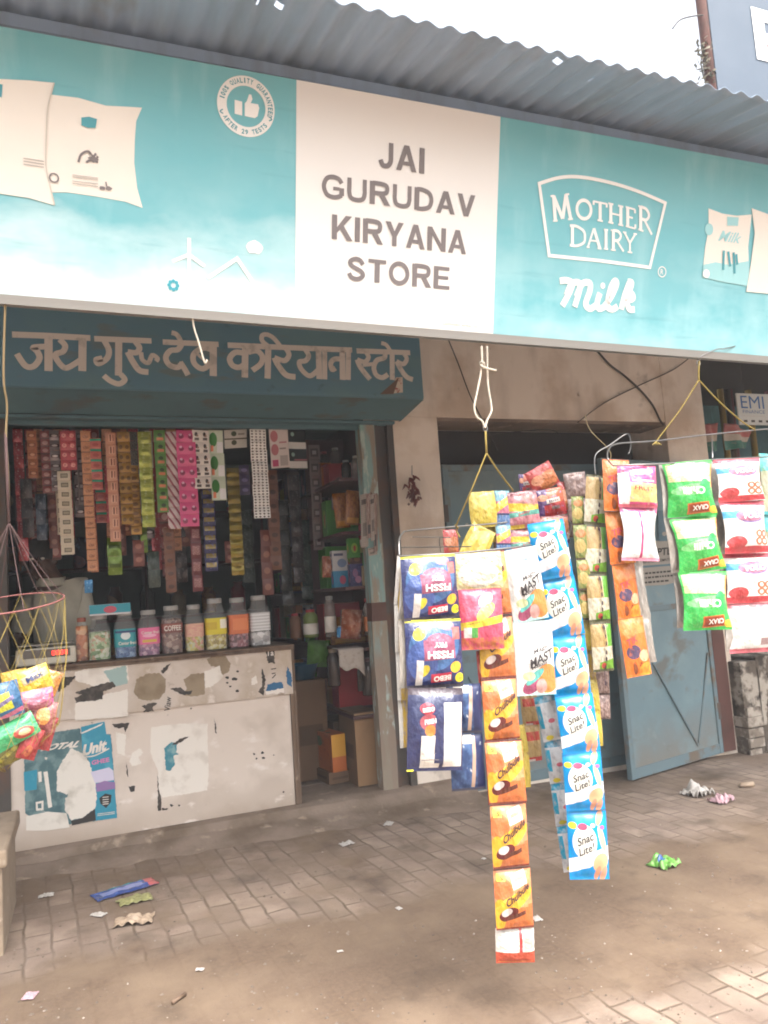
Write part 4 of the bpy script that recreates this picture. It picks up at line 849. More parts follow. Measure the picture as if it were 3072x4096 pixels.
s4('brown gold sachet strip hanging a little lower than the dark gold one',848,918,1180,1642,8,'goldbrown',.2)
s4('short dark grey sachet strip between two golden strips',858,908,970,1200,4,'darkgrey',.25)
s4('narrow silver foil strip beside the lime strip',890,935,1200,1560,6,'silver',.23)
s4('shiny lime gold sachet strip right of the golden strips',912,1000,970,1590,8,'lime',.16)
s4('green tail strip hanging below the shiny lime strip',930,975,1590,1760,2,'shinygreen',.26)
s4('short white silver strip between lime and green strips',960,1008,965,1195,3,'white',.24)
s4('green sachet strip with red leaf prints',1018,1092,960,1492,7,'greenred',.15)
s4('white sachet strip with slanting pink stripes',1082,1172,970,1602,9,'pinkstripe',.17)
s4('hot pink double sachet strip, brightest of the strips',1165,1292,960,1585,8,'pink',.13)
s4('white double sachet strip printed with small black figures',1272,1385,960,1335,5,'whitefig',.14)
s4('white and green shampoo sachet strip beside the black figure strip',1382,1478,960,1415,3,'shampoo',.17)
s5('dark blue and gold sachet strip below the white figure strip',193,287,660,1262,9,'bluegold',.22)
s5('dark red sachet strip with white print hanging under the hot pink one',108,184,930,1412,4,'darkred',.24)
s5('olive gold glittering strip right of the shampoo sachets',378,470,500,1292,12,'glitter',.3)
s5('white strip with a black diamond pattern',548,668,215,872,8,'diamond',.13)
s5('purple strip seen behind the diamond patterned strip',470,545,480,700,3,'violet',.4)
s5('dim red wrapper strip low behind the olive glitter strip',365,440,1040,1200,2,'brownred',.34)
strip('pale grey foil strip in the dim left corner of the shop',80,127,1915,2150,78,'smoke',.35)
strip('blue grey foil strip in the dim left corner, right of the pale grey one',140,182,1975,2160,62,'bluegrey',.35)
strip('dull maroon foil strip above the shopkeeper collar',188,232,1970,2240,60,'maroon',.45)
strip('shiny green sachet strip hanging below the salmon strip',427,484,2150,2300,75,'shinygreen',.24)
strip('brown red sachet strip low in the middle of the shopfront',530,575,2160,2265,50,'brownred',.26)
strip('dark green sachet strip low in the middle of the shopfront',588,636,2205,2350,72,'darkgreen',.3)
strip('brown sachet strip reaching down towards the coffee jar',652,695,2110,2370,52,'brown',.28)
strip('small blue sachet strip beside the long tan strip near the shopkeeper shoulder',337,370,2320,2372,52,'blue',.3)
strip('black glossy strip hanging behind the pink striped strip',560,610,1900,2120,55,'black',.42)
strip('dark green strip in the gloom behind the lime strip',505,540,1790,2160,60,'darkgreen',.5)
strip('dark grey foil strip deep behind the hot pink strip',690,740,2090,2330,60,'smoke',.5)
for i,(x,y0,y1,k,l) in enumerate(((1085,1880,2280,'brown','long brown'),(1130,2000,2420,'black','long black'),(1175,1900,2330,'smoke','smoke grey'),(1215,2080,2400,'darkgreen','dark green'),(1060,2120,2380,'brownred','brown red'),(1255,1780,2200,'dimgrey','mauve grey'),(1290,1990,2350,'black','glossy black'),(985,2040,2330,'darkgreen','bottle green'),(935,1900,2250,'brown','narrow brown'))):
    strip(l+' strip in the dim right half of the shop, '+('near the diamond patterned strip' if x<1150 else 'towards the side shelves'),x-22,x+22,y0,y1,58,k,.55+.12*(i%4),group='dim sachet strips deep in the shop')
rr=random.Random(21)
for i in range(19):
    x=75+i*38+rr.uniform(-8,8); k=('redshine','maroon','tan','brownred','orange','redpink','steel')[i%7]
    y1=rr.uniform(2050,2330)
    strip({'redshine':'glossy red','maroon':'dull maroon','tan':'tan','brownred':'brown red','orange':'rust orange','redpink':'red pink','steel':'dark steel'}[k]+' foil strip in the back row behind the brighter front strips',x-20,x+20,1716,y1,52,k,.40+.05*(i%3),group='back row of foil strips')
# flat carded goods
mat('card_pink','#cfc2bd',[(('e',.25,.78,.2,.14),'#b06a70'),(('e',.25,.45,.2,.14),'#b06a70'),(('r',.08,.04,.4,.2),'#b5406a'),(('r',.5,.05,.92,.3),'#a59a96'),(('r',.5,.6,.9,.64),'#b07a80'),(('r',.5,.45,.85,.49),'#8d8380')],rough=.4)
mat('card_black','#25292a',[(('r',0,.03,1,.2),'#c4c0bc'),(('r',0,.5,1,.66),'#c9c5c1'),(('e',.25,.85,.1,.05),'#8aa59a'),(('e',.25,.36,.1,.05),'#8aa59a'),(('r',.3,.22,1,.25),'#a05a62')],rough=.3)
mat('card_palm','#c9c4bb',[(('e',.42,.78,.12,.14),'#3f4a34'),(('e',.42,.3,.12,.14),'#4a4a2f'),(('r',0,.46,1,.54),'#5a5448'),(('r',.6,.7,.9,.8),'#8f8a80')],rough=.5)
def card(label,pts,m,Y,words=()):
    a,b,c,d=[P(x,y,Y) for x,y in pts]; t=MB(); t.add([a,b,c,d],[(0,1,2,3)],0,[(0,0),(1,0),(1,1),(0,1)]); k=V((0,.004,0)); t.add([a+k,b+k,c+k,d+k],[(3,2,1,0)],0,[(0,0),(1,0),(1,1),(0,1)])
    t.add([a,b,c,d,a+k,b+k,c+k,d+k],[(0,4,5,1),(1,5,6,2),(2,6,7,3),(3,7,4,0)],0)
    for body,u0,u1,v0,v1 in words: put_text(t,body,lambda x,y:(a.lerp(b,u0+(u1-u0)*x)).lerp(d.lerp(c,u0+(u1-u0)*x),v0+(v1-v0)*y)+V((0,-.002,0)),1)
    tag(t.build('hanging_card',[MATS[m],MATS['scrap_white']]),label,'product card','product cards hanging in the shopfront')
q5=lambda l:[(700+a*.5425,1600+b*.5425) for a,b in l]
card('white and pink beauty card hanging beside the black card',q5([(712,505),(848,495),(828,195),(690,205)]),'card_pink',.14)
card('black card with white panels at the right end of the hanging row',q5([(845,512),(978,512),(955,212),(832,205)]),'card_black',.16)
card('white card with two palm emblems above the olive strip',q5([(368,358),(530,348),(528,215),(362,222)]),'card_palm',.18)
# ---------------------------------------------------------------- shelves and goods along the right side wall
SH=thing('side_shelf','dark maroon wooden shelves along the right wall inside the shop','shelf',(1.83,1.2,.05))
zs=[.50,.93,1.335,1.70,2.06]
for z in zs:
    w=MB(); w.box((1.60,.10,z-.022),(1.952,2.4,z)); w.build('shelf_board',MATS['maroon'],SH,bevel=.002)
for y in (.98,2.38):
    w=MB(); w.box((1.63,y,.05),(1.952,y+.02,2.5)); w.build('upright',MATS['maroon'],SH)
def pk(px,py,Y): p=P(px,py,Y); return p
mat('bx_white','#b9b5b5',[(('e',.6,.66,.3,.12),'#6f7f9c'),(('r',0,0,1,.45),'#2f7fa5'),(('e',.6,.2,.2,.12),'#b04a6a'),(('r',.1,.86,.7,.93),'#4a4f6a')],rough=.4); mat('bx_green','#4a8a34',[(('e',.5,.5,.3,.26),'#8fb04a'),(('e',.52,.48,.12,.16),'#b0503a')],rough=.4)
mat('bx_purple','#34305c',[(('e',.4,.6,.2,.2),'#8c5f80'),(('e',.6,.3,.24,.16),'#a5708c'),(('n',8,.62,.05),'#5c6a9c')],rough=.4); mat('bx_brown','#5c3a2c',[(('e',.5,.5,.3,.2),'#8a5c40')],rough=.4); mat('bx_tan','#a08a68',[(('n',7,.6,.08),'#8a7250')],rough=.5); mat('bx_yellow','#b5a23a',rough=.5)
mat('carton','#8d6e4f',[(('n',4,.6,.1),'#7c5f43')],rough=.85,coord='POS'); mat('carton_dark','#6b523c',[(('r',.15,.35,.85,.55),'#54402f')],rough=.85); mat('bx_orange','#a5582a',[(('e',.3,.75,.2,.14),'#4a5a34'),(('n',6,.6,.06),'#8c4526')],rough=.5); mat('bx_orange_side','#c99430',[(('r',.2,.1,.8,.35),'#d9c08a'),(('r',0,0,1,.4),'#b5622c')],rough=.5)
def sbox(label,px0,px1,py0,py1,Y,m,name='product_box',D=.05,words=()):
    a=P(px0,py1,Y); b=P(px1,py1,Y); h=P((px0+px1)/2,py0,Y).z-P((px0+px1)/2,py1,Y).z
    z=min(zs+[.05],key=lambda q:abs(q-a.z)); 
    if abs(z-a.z)>.09: z=a.z
    return carton(name,label,'box',((a.x+b.x)/2,Y,z+.001),(b.x-a.x,D,h),m,m,0,'boxed goods on the side shelves',words)
sbox('white and blue cereal box standing on the third side shelf',1335,1397,2182,2328,.30,'bx_white')
sbox('small green box leaning on top of the boxed goods',1398,1442,2155,2232,.20,'bx_green')
sbox('dark purple box with pink prints beside the white and blue box',1403,1455,2240,2328,.16,'bx_purple')
sbox('small brown box above the dark purple box',1410,1450,2215,2262,.24,'bx_brown')
sbox('tan box at the jamb end of the third shelf',1452,1490,2250,2328,.14,'bx_tan')
sbox('thin yellow box behind the tan box',1440,1475,2188,2210,.3,'bx_yellow')
mat('pk_orange','#a56a2c',[(('n',9,.55,.1),'#7c4a1e'),(('r',.1,.05,.9,.2),'#c98f3a')],rough=.25); mat('pk_clear','#8c4f38',[(('n',5,.55,.1),'#b08068'),(('n',11,.64,.04),'#d0b5a5')],rough=.2,spec=.7); mat('pk_grey','#5f5a5c',[(('e',.5,.4,.3,.25),'#9a9aa8')],rough=.3)
def bag(label,pts,m,Y,name='snack_bag',d=.03,group=None,cat='snack bag',seed=1):
    me=pack_mesh(name,[m,m],1,1,.16,12,14,seal=.05,seed=seed,wr=.5)
    a,b,c=[P(x,y,Y) for x,y in pts]           # top left, top right, bottom middle
    t=(a+b)/2; xd=(b-a); dn=(t-c); wd=xd.length; hh=dn.length; xd.normalize(); zd=(dn-xd*dn.dot(xd)).normalized(); yd=zd.cross(xd)
    R=Matrix((xd,yd,zd)).transposed().to_4x4(); o=bpy.data.objects.new(name,me); COL.objects.link(o); o.matrix_world=Matrix.Translation(t)@R@Matrix.Diagonal((wd,d/.16,hh,1))
    return tag(o,label,cat,group)
bag('orange brown snack bag standing on the second side shelf',[(1328,1975),(1385,1970),(1360,2112)],MATS['pk_orange'],.32,seed=2)
bag('taller orange snack bag beside it towards the door jamb',[(1385,1960),(1442,1965),(1415,2100)],MATS['pk_orange'],.22,seed=3)
bag('dark grey snack bag with a pale spot behind the orange bags',[(1325,1985),(1375,1985),(1352,2040)],MATS['pk_grey'],.36,seed=4)
bag('clear bag of brown dates on the fourth side shelf',[(1368,2435),(1450,2440),(1415,2556)],MATS['pk_clear'],.18,d=.09,seed=5)
def bottle(label,px,py,pw,ph,Y,body,lidm,lab=None,name='bottle'):
    a=P(px,py,Y); r=(P(px+pw/2,py,Y).x-P(px-pw/2,py,Y).x)/2; h=P(px,py-ph,Y).z-a.z
    z=min(zs+[.05,1.005],key=lambda q:abs(q-a.z)); z=z if abs(z-a.z)<.1 else a.z
    t=thing(name,label,'bottle',(a.x,Y,z+.001),'bottles and tubs on the side shelves'); c=(a.x,Y,z+.001)
    MB().lathe([(0,0),(r*.95,0),(r,.01),(r*.97,h*.3),(r,h*.33),(r*.97,h*.6),(r,h*.63),(r*.95,h*.78),(r*.6,h*.88),(r*.58,h*.9)],c,18).build('bottle_body',MATS[body],t,smooth=True)
    MB().lathe([(r*.62,h*.9),(r*.62,h*.99),(0,h)],c,14).build('lid',MATS[lidm],t,smooth=True)
    if lab: MB().lathe([(r*1.02,h*.12),(r*1.02,h*.5)],c,18).build('label',MATS[lab],t,smooth=True)
mat('lid_red','#a5353a',rough=.4); mat('glass_dark','#3a302c',rough=.15,spec=.6); mat('glass_clear2','#8a807a',rough=.15,spec=.6,trans=.5); mat('tub_brown','#6d4a34',rough=.4); mat('tub_green','#6a7a3a',rough=.4); mat('lab_orange','#b56a34',rough=.5); mat('lab_yellow','#c9a24a',rough=.5)
bottle('brown tub on the fourth side shelf nearest the counter',1183,2535,46,100,.55,'tub_brown','lid_red')
bottle('green bottle with a red cap and white label on the fourth side shelf',1245,2535,58,112,.5,'tub_green','lid_red','scrap_white')
bottle('tall clear ribbed jar with a white label on the fourth shelf',1325,2545,44,165,.34,'glass_clear2','jar_lid','scrap_white')
bottle('sauce bottle with an orange label and red cap beside the door jamb',1478,2560,34,150,.13,'glass_clear2','lid_red','lab_orange')
bottle('small blue tub in front of the clear ribbed jar',1362,2548,28,46,.2,'sachet_blue' if 'sachet_blue' in MATS else 'tub_brown','jar_lid')
bottle('tall dark ribbed jar under the white cloth',1338,2745,50,150,.3,'glass_dark','lid_tan' if mat('lid_tan','#8c7358',rough=.5) else '')
bottle('dark ribbed jar near the foot of the door jamb shelf',1480,2780,56,150,.16,'glass_dark','maroon')
bottle('black bottle beside the dark ribbed jar',1443,2765,22,100,.25,'glass_dark','ink')
for i,(x,y,c_) in enumerate(((1250,1870,'glass_dark'),(1300,1850,'glass_clear2'),(1345,1835,'glass_clear2'),(1385,1830,'glass_dark'),(1425,1815,'glass_clear2'))):
    bottle(('dim jar','clear jar with a red band','clear jar','dark jar','clear jar')[i]+' on the top side shelf, '+('first','second','third','fourth','fifth')[i]+' from the back',x,y+52,38,95,1.0-.2*i,c_,'lid_red' if i==1 else 'jar_lid')
# white cloth draped over the fourth shelf edge, green sack, blue basin, cartons
mat('cloth_white','#a59a90',[(('n',6,.6,.08),'#8f847a')],rough=.9); mat('sack_green','#5a8a34',[(('n',5,.55,.1),'#4a742a')],rough=.6); mat('basin_blue','#23506c',rough=.35)
zc=zs[1]
w=MB(); 
def clo(u,v):
    x=P(1352+100*u,2560,.09).x; 
    if v<.3: return V((x,.24-.14*v/.3,zc+.004+.003*noise.noise((u*6,v*6,0))))
    k=(v-.3)/.7; return V((x,.094-.006*math.sin(u*9)*k,zc+.002-k*(.10+.07*u+.02*math.sin(u*7))))
tag(w.grid(clo,16,16).build('cloth',MATS['cloth_white'],smooth=True),'off white cloth hanging over the edge of a side shelf','cloth').modifiers.new('t','SOLIDIFY').thickness=.003
bag('bright green sack hanging under the fourth side shelf',[(1232,2560),(1318,2562),(1268,2668)],MATS['sack_green'],.62,'green_sack',.05,cat='sack',seed=8)
a=P(1215,2715,.62)
BS=MB().lathe([(0,0),(.075,0),(.105,.10),(.112,.105),(.100,.10),(.07,.008),(0,.008)],(a.x,.62,a.z),24).build('basin',MATS['basin_blue'],smooth=True); tag(BS,'dark blue plastic basin on a dark carton behind the counter end','basin')
def floorbox(label,cx,y,L,D,Hh,z,mf,mt,rot,words=(),name='cardboard_box'): return carton(name,label,'box',(cx,y,z),(L,D,Hh),mf,mt,rot,'boxes on the shop floor',words)
a=P(1215,2715,.62); floorbox('tall dark carton under the blue basin behind the counter end',a.x,.5,.24,.24,a.z-.056,.052,'carton_dark','carton_dark',.04)
a=P(1500,3050,.16); floorbox('plain brown cardboard box on the floor by the door jamb',1.70,.13,.17,.34,.46,.052,'carton','carton_dark',.0)
floorbox('orange box with a yellow end on the floor beside the cardboard box',1.545,.28,.1,.30,.24,.13,'bx_orange_side','bx_orange',.12)
floorbox('low dark carton under the orange box',1.55,.3,.16,.3,.076,.052,'carton_dark','carton_dark',.1)
floorbox('dark carton behind the orange box under the lowest shelf',1.72,.62,.2,.4,.34,.052,'carton_dark','carton_dark',.05)
rr=random.Random(33); gcol=[('bx_purple','purple'),('bx_green','green'),('lid_red','red'),('bx_yellow','yellow'),('bx_white','white and blue'),('pk_orange','orange'),('bx_brown','brown'),('bx_tan','tan'),('lab_orange','rust')]
for iz,z in enumerate(zs[:5]):
    y=.62 if iz in (1,2) else .5
    while y<2.25:
        m,cn=gcol[rr.randrange(9)]; wy=.10+.09*rr.random(); h=.14+.17*rr.random()
        if not(.95<y+wy and y<1.02):
            t=thing('product_box','%s boxed goods deep on the %s side shelf from the floor'%(cn,('lowest','second','third','fourth','fifth')[iz]),'box',(1.75,y,z+.001),'boxed goods deep on the side shelves')
            q=MB(); q.box((1.625+.05*rr.random(),y,z+.001),(1.93,y+wy,z+.001+h)); q.build('carton',MATS[m],t); q=MB(); q.box((1.64,y+.002,z+h+.0015),(1.93,y+wy-.002,z+h+.0035)); q.build('flap',MATS[m],t)
        y+=wy+.015
for i,(x,y0,m,l) in enumerate(((1462,1985,'pk_orange','orange'),(1455,2095,'bg_red0','red'),(1385,2440,'pk_grey','grey'),(1310,2225,'pk_clear','brown'))):
    if m=='bg_red0': m='lid_red'
    bag('small %s snack packet wedged on the side shelf goods'%l,[(x-22,y0),(x+22,y0),(x,y0+85)],MATS[m],.2+.05*i,seed=20+i)
# newspapers and magazines hung on the jamb
mat('newsprint','#a3978c',[(('r',.15,.2,.6,.45),'#6d6460'),(('s',0,26,.35),'#8a7f76',.6),(('r',.1,.8,.9,.9),'#5c5450')],rough=.85); mat('magazine','#7a5c50',[(('n',5,.55,.1),'#a59488'),(('r',.1,.1,.5,.3),'#3f3836')],rough=.4)
NP=thing('newspaper_bundle','folded newspapers and magazines hung on the teal door jamb','newspapers',(1.66,.02,1.3))
for i,(xa,xb,ya,yb,yy,m) in enumerate(((1440,1480,1970,2190,.0,'newsprint'),(1463,1488,1968,2155,-.02,'magazine'),(1478,1502,1972,2165,-.03,'newsprint'),(1490,1508,1972,2210,-.035,'magazine'),(1438,1500,2150,2192,.01,'newsprint'),(1470,1506,2185,2225,-.02,'newsprint'))):
    a,b,c,d=P(xa+6,yb,yy),P(xb+4,yb-8,yy),P(xb,ya,yy),P(xa,ya+10,yy)
    w=MB(); w.grid(lambda u,v:a.lerp(b,u).lerp(d.lerp(c,u),v)+V((0,-.012*math.sin(math.pi*u)-.004*i*0,0)),6,6); o=w.build('page' if m=='newsprint' else 'magazine',MATS[m],NP); o.modifiers.new('t','SOLIDIFY').thickness=.002
# ---------------------------------------------------------------- back wall shelving in the gloom
BK=thing('back_shelf','dark wooden shelving against the back wall of the shop','shelf',(.2,2.45,.05))
for z in (.75,1.2,1.65,2.1): w=MB(); w.box((-1.5,2.2,z-.02),(1.55,2.59,z)); w.build('shelf_board',MATS['maroon'],BK)
for x in (-1.5,-.5,.5,1.53): w=MB(); w.box((x,2.21,.05),(x+.02,2.59,2.5)); w.build('upright',MATS['maroon'],BK)
rr=random.Random(4); kinds=['tub_brown','tub_green','glass_dark','pk_orange','bx_purple','bx_white','bx_brown','bx_tan','lid_red']
row=('lowest','second','third','top')
for iz,z in enumerate((.75,1.2,1.65,2.1)):
    proto={}
    for k in range(11):
        m=kinds[(k*5+iz*3)%9]; h=.2+.1*rr.random(); x=-1.33+k*.265
        o=tag(MB().lathe([(0,0),(.06,0),(.065,.01),(.065,h*.75),(.04,h*.88),(.042,h),(0,h)],(x,2.36,z+.001),14).build('storage_jar',MATS[m],smooth=True),'dim storage jar on the %s shelf of the back wall'%row[iz],'jar','dim jars on the %s back shelf'%row[iz])
# ---------------------------------------------------------------- metal doors beside the shop
mat('door_paint','#69828a',[(('g',.34,-.08,.3,5),'#7a7064',.8),(('g',1.85,2.25,.4,5),'#6f675d',.6),(('n',2.5,.56,.1),'#758d93'),(('n',6,.66,.03),'#7d8a8a',.7),(('n',3.5,.64,.05,(1,1,1.5)),'#66655f',.8)],rough=.55,coord='POS',bump=(9,.15,.01)); mat('door_iron','#65787e',[(('n',5,.6,.06),'#6a5d50')],rough=.6,coord='POS'); mat('door_grime','#6f685d',[(('n',8,.55,.1),'#5d564c')],rough=.9,coord='POS'); mat('splash','#a9aaa5',rough=.8); mat('oxide','#5d3c34',[(('n',5,.6,.1),'#473029')],rough=.8,coord='POS')
def leaf(label,hinge,ang,Wd,z0,z1,flip,marks=()):
    """metal sheet leaf in a frame of angle iron; local x runs from the hinge, -y is the street side"""
    Mx=Matrix.Translation(V((hinge[0],hinge[1],0)))@Matrix.Rotation(ang,4,'Z'); s=-1 if flip else 1
    t=thing('metal_door',label,'door',(hinge[0],hinge[1],z0)); X=lambda a,b,c:(min(a[0]*s,b[0]*s),a[1],a[2])
    def bx(w,x0,x1,y0,y1,za,zb,mi=0): w.box((min(x0*s,x1*s),y0,za),(max(x0*s,x1*s),y1,zb),mi,Mx)
    w=MB(); w.grid(lambda u,v:Mx@V(((.02+(Wd-.04)*u)*s,-.004*math.sin(u*9)*math.sin(v*11),z0+.02+(z1-z0-.04)*v)),24,40,flip=flip)
    bx(w,.02,Wd-.02,.004,.008,z0+.02,z1-.02)
    for pts in marks: w.add([Mx@V((a*s,-.0065,b)) for a,b in pts],[tuple(range(len(pts)))],1)
    w.build('door_sheet',[MATS['door_paint'],MATS['splash']],t)
    w=MB()
    bx(w,0,.045,-.012,.03,z0,z1); bx(w,Wd-.045,Wd,-.012,.03,z0,z1); bx(w,.0452,Wd-.0452,-.010,.028,z0,z0+.07); bx(w,.0452,Wd-.0452,-.010,.028,z1-.045,z1); bx(w,.0452,Wd-.0452,-.009,.026,(z0+z1)/2,(z0+z1)/2+.04)
    FR=w.build('door_frame',MATS['door_iron'],t,bevel=.003)
    w=MB(); 
    for a,b in (((.28*Wd,z0+.1),(.82*Wd,z0+.98)),((.28*Wd,z0+.1),(.06*Wd,z0+.75))): w.tube([Mx@V((a[0]*s,-.006,a[1])),Mx@V((b[0]*s,-.006,b[1]))],.007,4)
    w.build('brace',MATS['door_iron'],t)
    w=MB(); [bx(w,-.012,.02,-.016,.0,z,z+.12) for z in (z0+.25,z1-.4)]; w.build('hinge',MATS['rust_iron'],FR)
    return t,Mx,s
zd0=gz(3.4)+.03
rr=random.Random(3)
spl=[[(.22+rr.uniform(0,.35)+p[0],1.55+rr.uniform(0,.4)+p[1]) for p in [(q[0],q[1]) for q in star_blob(0,0,.012+.022*rr.random(),8,.6,1.0,k)]] for k in range(0)]
def blobs(n,x0,x1,z0,z1,seed):
    r=random.Random(seed); out=[]
    for k in range(n):
        x=r.uniform(x0,x1); z=r.uniform(z0,z1); out.append(star_blob(x,z,.008+.02*r.random(),8,.6,1.0,k))
    return out
leaf('closed blue grey metal door leaf with white splashes behind the hanging snacks',(2.33,.03),0,1.37,zd0,2.13,False,blobs(9,.15,.55,1.5,1.95,2))
D2,DM,ds=leaf('blue grey metal door leaf standing slightly open at the right pillar',(4.47,-.045),math.radians(13),1.08,zd0-.02,2.12,True)
w=MB(); w.box((4.50,-.03,-.1),(4.62,.05,1.1)); tag(w.build('door_post',MATS['oxide']),'rust red door post standing at the right pillar','post')
# notice glued to the open door leaf
def dpt(px,py,o=.014):
    n=DM.to_3x3()@V((0,-1,0)); c=DM@V((0,0,0)); d=ray(px,py); t=((c-CAM).dot(n)+o)/d.dot(n); return CAM+d*t
mat('notice_grey','#9a958c',rough=.8); mat('notice_blue','#55707c',rough=.7)
w=MB(); zn=lambda l:[(2300+a*.4653,1400+b*.4653) for a,b in l]
df=lambda x,y,o:dpt(x,y,.008+o)
fill(w,zn([(530,1640),(830,1640),(870,1845),(855,2000),(770,2020),(560,2030),(520,1950)]),df,0,.001); fill(w,zn([(712,1380),(830,1380),(835,1640),(720,1645)]),df,1,.001)
def dtext(body,tl,bl,br,mi,bold=.02):
    tl,bl,br=[V(q) for q in zn([tl,bl,br])]
    def f(x,y): q=bl+(br-bl)*x+(tl-bl)*y; return df(q.x,q.y,.003)
    put_text(w,body,f,mi,bold)
dtext('PTE',(712,1704),(710,1768),(826,1758),2,.03); dtext('SPOKEN ENGLISH COMPUTER',(545,1815),(545,1838),(830,1810),2,.01)
for y_,x0_,x1_,n_ in ((1925,560,840,9),(1962,570,835,13),(2000,600,800,8)):
    r_=random.Random(y_); x_=x0_
    while x_<x1_:
        l_=r_.uniform(10,34); ribbon(w,zn([(x_,y_-(x_-x0_)*.09),(x_+l_,y_-(x_+l_-x0_)*.09)]),7,df,2,False,False,.003); x_+=l_+8
fill(w,zn([(545,1858),(850,1835),(850,1852),(545,1876)]),df,1,.002); fill(w,circ(*zn([(768,1580)])[0],9,9,12),df,0,.003)
tag(w.build('notice',[MATS['notice_grey'],MATS['notice_blue'],MATS['ink']]),'grey printed PTE and computer class notice glued to the open metal door','poster')
# ---------------------------------------------------------------- wires and charm on the plaster
mat('wire_dark','#3a342e',rough=.6); mat('jute','#8f7d5c',rough=.9); mat('nylon','#c9bfae',rough=.6); mat('wire_steel','#8c8a88',rough=.35,metal=.8); mat('yellow_cord','#94803f',rough=.8); mat('sling_cord','#5a4442',rough=.8); mat('pink_cord','#8a5450',rough=.7)
def cable(label,pts,r,m,name='cable',cat='cable',Y=None):
    q=[P(x,y,(Y if Y is not None else yy)) for x,y,*rest in pts for yy in [rest[0] if rest else -.02]]
    out=[]
    for i in range(len(q)-1):
        a=q[max(i-1,0)];b=q[i];c=q[i+1];d=q[min(i+2,len(q)-1)]
        for k in range(5):
            t=k/5; out.append(.5*((2*b)+(c-a)*t+(2*a-5*b+4*c-d)*t*t+(3*b-a-3*c+d)*t**3))
    out.append(q[-1])
    return tag(MB().tube(out,r,6).build(name,MATS[m],smooth=True),label,cat)
cable('dark thin cable slanting across the plaster left of the white hanging cord',[(1795,1362,-.02),(1835,1460,-.02),(1880,1580,-.015),(1935,1690,-.015),(1990,1800,-.03)],.004,'wire_dark')
cable('dark ragged cable running down the plaster to the slot corner',[(2390,1405,-.02),(2440,1460,-.015),(2500,1505,-.015),(2560,1560,-.012),(2610,1620,-.012),(2640,1680,-.012),(2655,1700,-.02)],.008,'wire_dark')
cable('thin dark wire crossing the plaster from the sign down to the slot',[(2765,1425,-.03),(2690,1480,-.02),(2560,1540,-.015),(2420,1610,-.015),(2310,1690,-.03)],.0045,'wire_dark')
cable('thin wire sagging inside the wall slot',[(1950,1745,-.01),(2000,1732,-.01),(2080,1726,-.01),(2190,1718,-.01),(2240,1735,-.01)],.0025,'wire_dark')
CH=thing('dried_charm','bunch of dried red chillies hung on the plaster pillar','charm',P(1648,1870,-.03))
w=MB(); rr=random.Random(9)
cpt=P(1648,1955,-.04)
w.tube([P(1648,1862,-.02),P(1648,1900,-.03)],.003,5); w.build('string',MATS['wire_dark'],CH)
mat('chilli','#5a2622',[(('n',9,.55,.1),'#7a3a30')],rough=.6,coord='POS'); w=MB()
for k in range(60):
    a=rr.uniform(0,6.28); b=rr.uniform(-1,1); R0=.055*math.sqrt(1-b*b*.8); p=cpt+V((R0*math.cos(a)*rr.random(),-.02*rr.random(),b*.09)); e=p+V((rr.uniform(-.025,.025),rr.uniform(-.02,.005),-rr.uniform(.02,.05)))
    w.tube([p,p.lerp(e,.5)+V((.004,0,0)),e],[.006,.007,.001],5)
w.build('chilli_bunch',MATS['chilli'],CH,smooth=True)
w=MB(); 
for k in range(5): q=P(1635+10*k,2010+rr.uniform(-14,8),-.04); w.lathe([(0,-.011),(.011,0),(0,.011)],q,8)
w.build('dried_lemon',MATS['oxide'],CH,smooth=True)
# ---------------------------------------------------------------- neighbour on the right
mat('low_plaster','#5c5248',[(('n',6,.53,.04,(1,1,.9)),'#a59c90'),(('n',11,.58,.05),'#3d352e'),(('n',4,.6,.05),'#352e28')],rough=.95,coord='POS',bump=(14,.6,.02)); mat('white_brick','#7d7266',[(('n',9,.53,.05),'#a89e92'),(('n',6,.6,.05),'#5a4f45')],rough=.9,coord='POS',bump=(25,.4,.006))
lt=P(2950,2635,-.12).z
LW=thing('low_wall','low stained grey plaster wall beside the metal doors at the right','wall',(5.6,.1,-.2))
w=MB(); w.grid(lambda u,v:V((4.83+3.5*u,-.12+.012*noise.noise((u*30,v*6,0)),-.2+(lt+.2)*v+.01*noise.noise((u*40,v*3,5)))),90,20); w.box((4.83,-.105,-.2),(8.33,.4,lt-.012)); w.build('plaster',MATS['low_plaster'],LW,smooth=False)
w=MB(); rr=random.Random(2)
for k in range(5): z=-.16+k*.0775; w.box((4.655+rr.uniform(-.012,.012),-.135+rr.uniform(-.02,.012),z),(4.83+rr.uniform(-.05,.0),.02,z+.074+rr.uniform(-.008,.002)))
w.box((4.66,-.115,-.2),(4.829,.02,lt-.03),1); w.build('brick_pier',[MATS['white_brick'],MATS['low_plaster']],LW,bevel=.006)
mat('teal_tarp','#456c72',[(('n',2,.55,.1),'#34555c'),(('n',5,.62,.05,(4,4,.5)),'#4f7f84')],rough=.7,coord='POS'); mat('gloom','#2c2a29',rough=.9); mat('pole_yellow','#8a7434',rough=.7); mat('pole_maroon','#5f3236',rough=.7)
NB=thing('neighbour_shop','dim teal fronted shop standing behind to the right of the plaster pillar','shop',(7,1.6,-.2))
w=MB(); w.box((4.71,1.5,1.9),(10.5,1.6,4.2)); w.build('upper_panel',MATS['teal_tarp'],NB); w=MB(); w.box((4.80,-1.0,3.02),(10.5,1.62,3.06)); w.build('awning',MATS['gloom'],NB); w=MB(); w.box((4.71,2.1,-.2),(10.5,2.2,1.9)); w.box((4.71,1.5,1.88),(10.5,2.2,1.899)); w.build('recess',MATS['gloom'],NB); w=MB(); w.box((4.70,.452,-.2),(4.71,1.5,3.6)); w.build('side_wall',MATS['cement'],NB)  # awning is added out of view to shade the upper panel
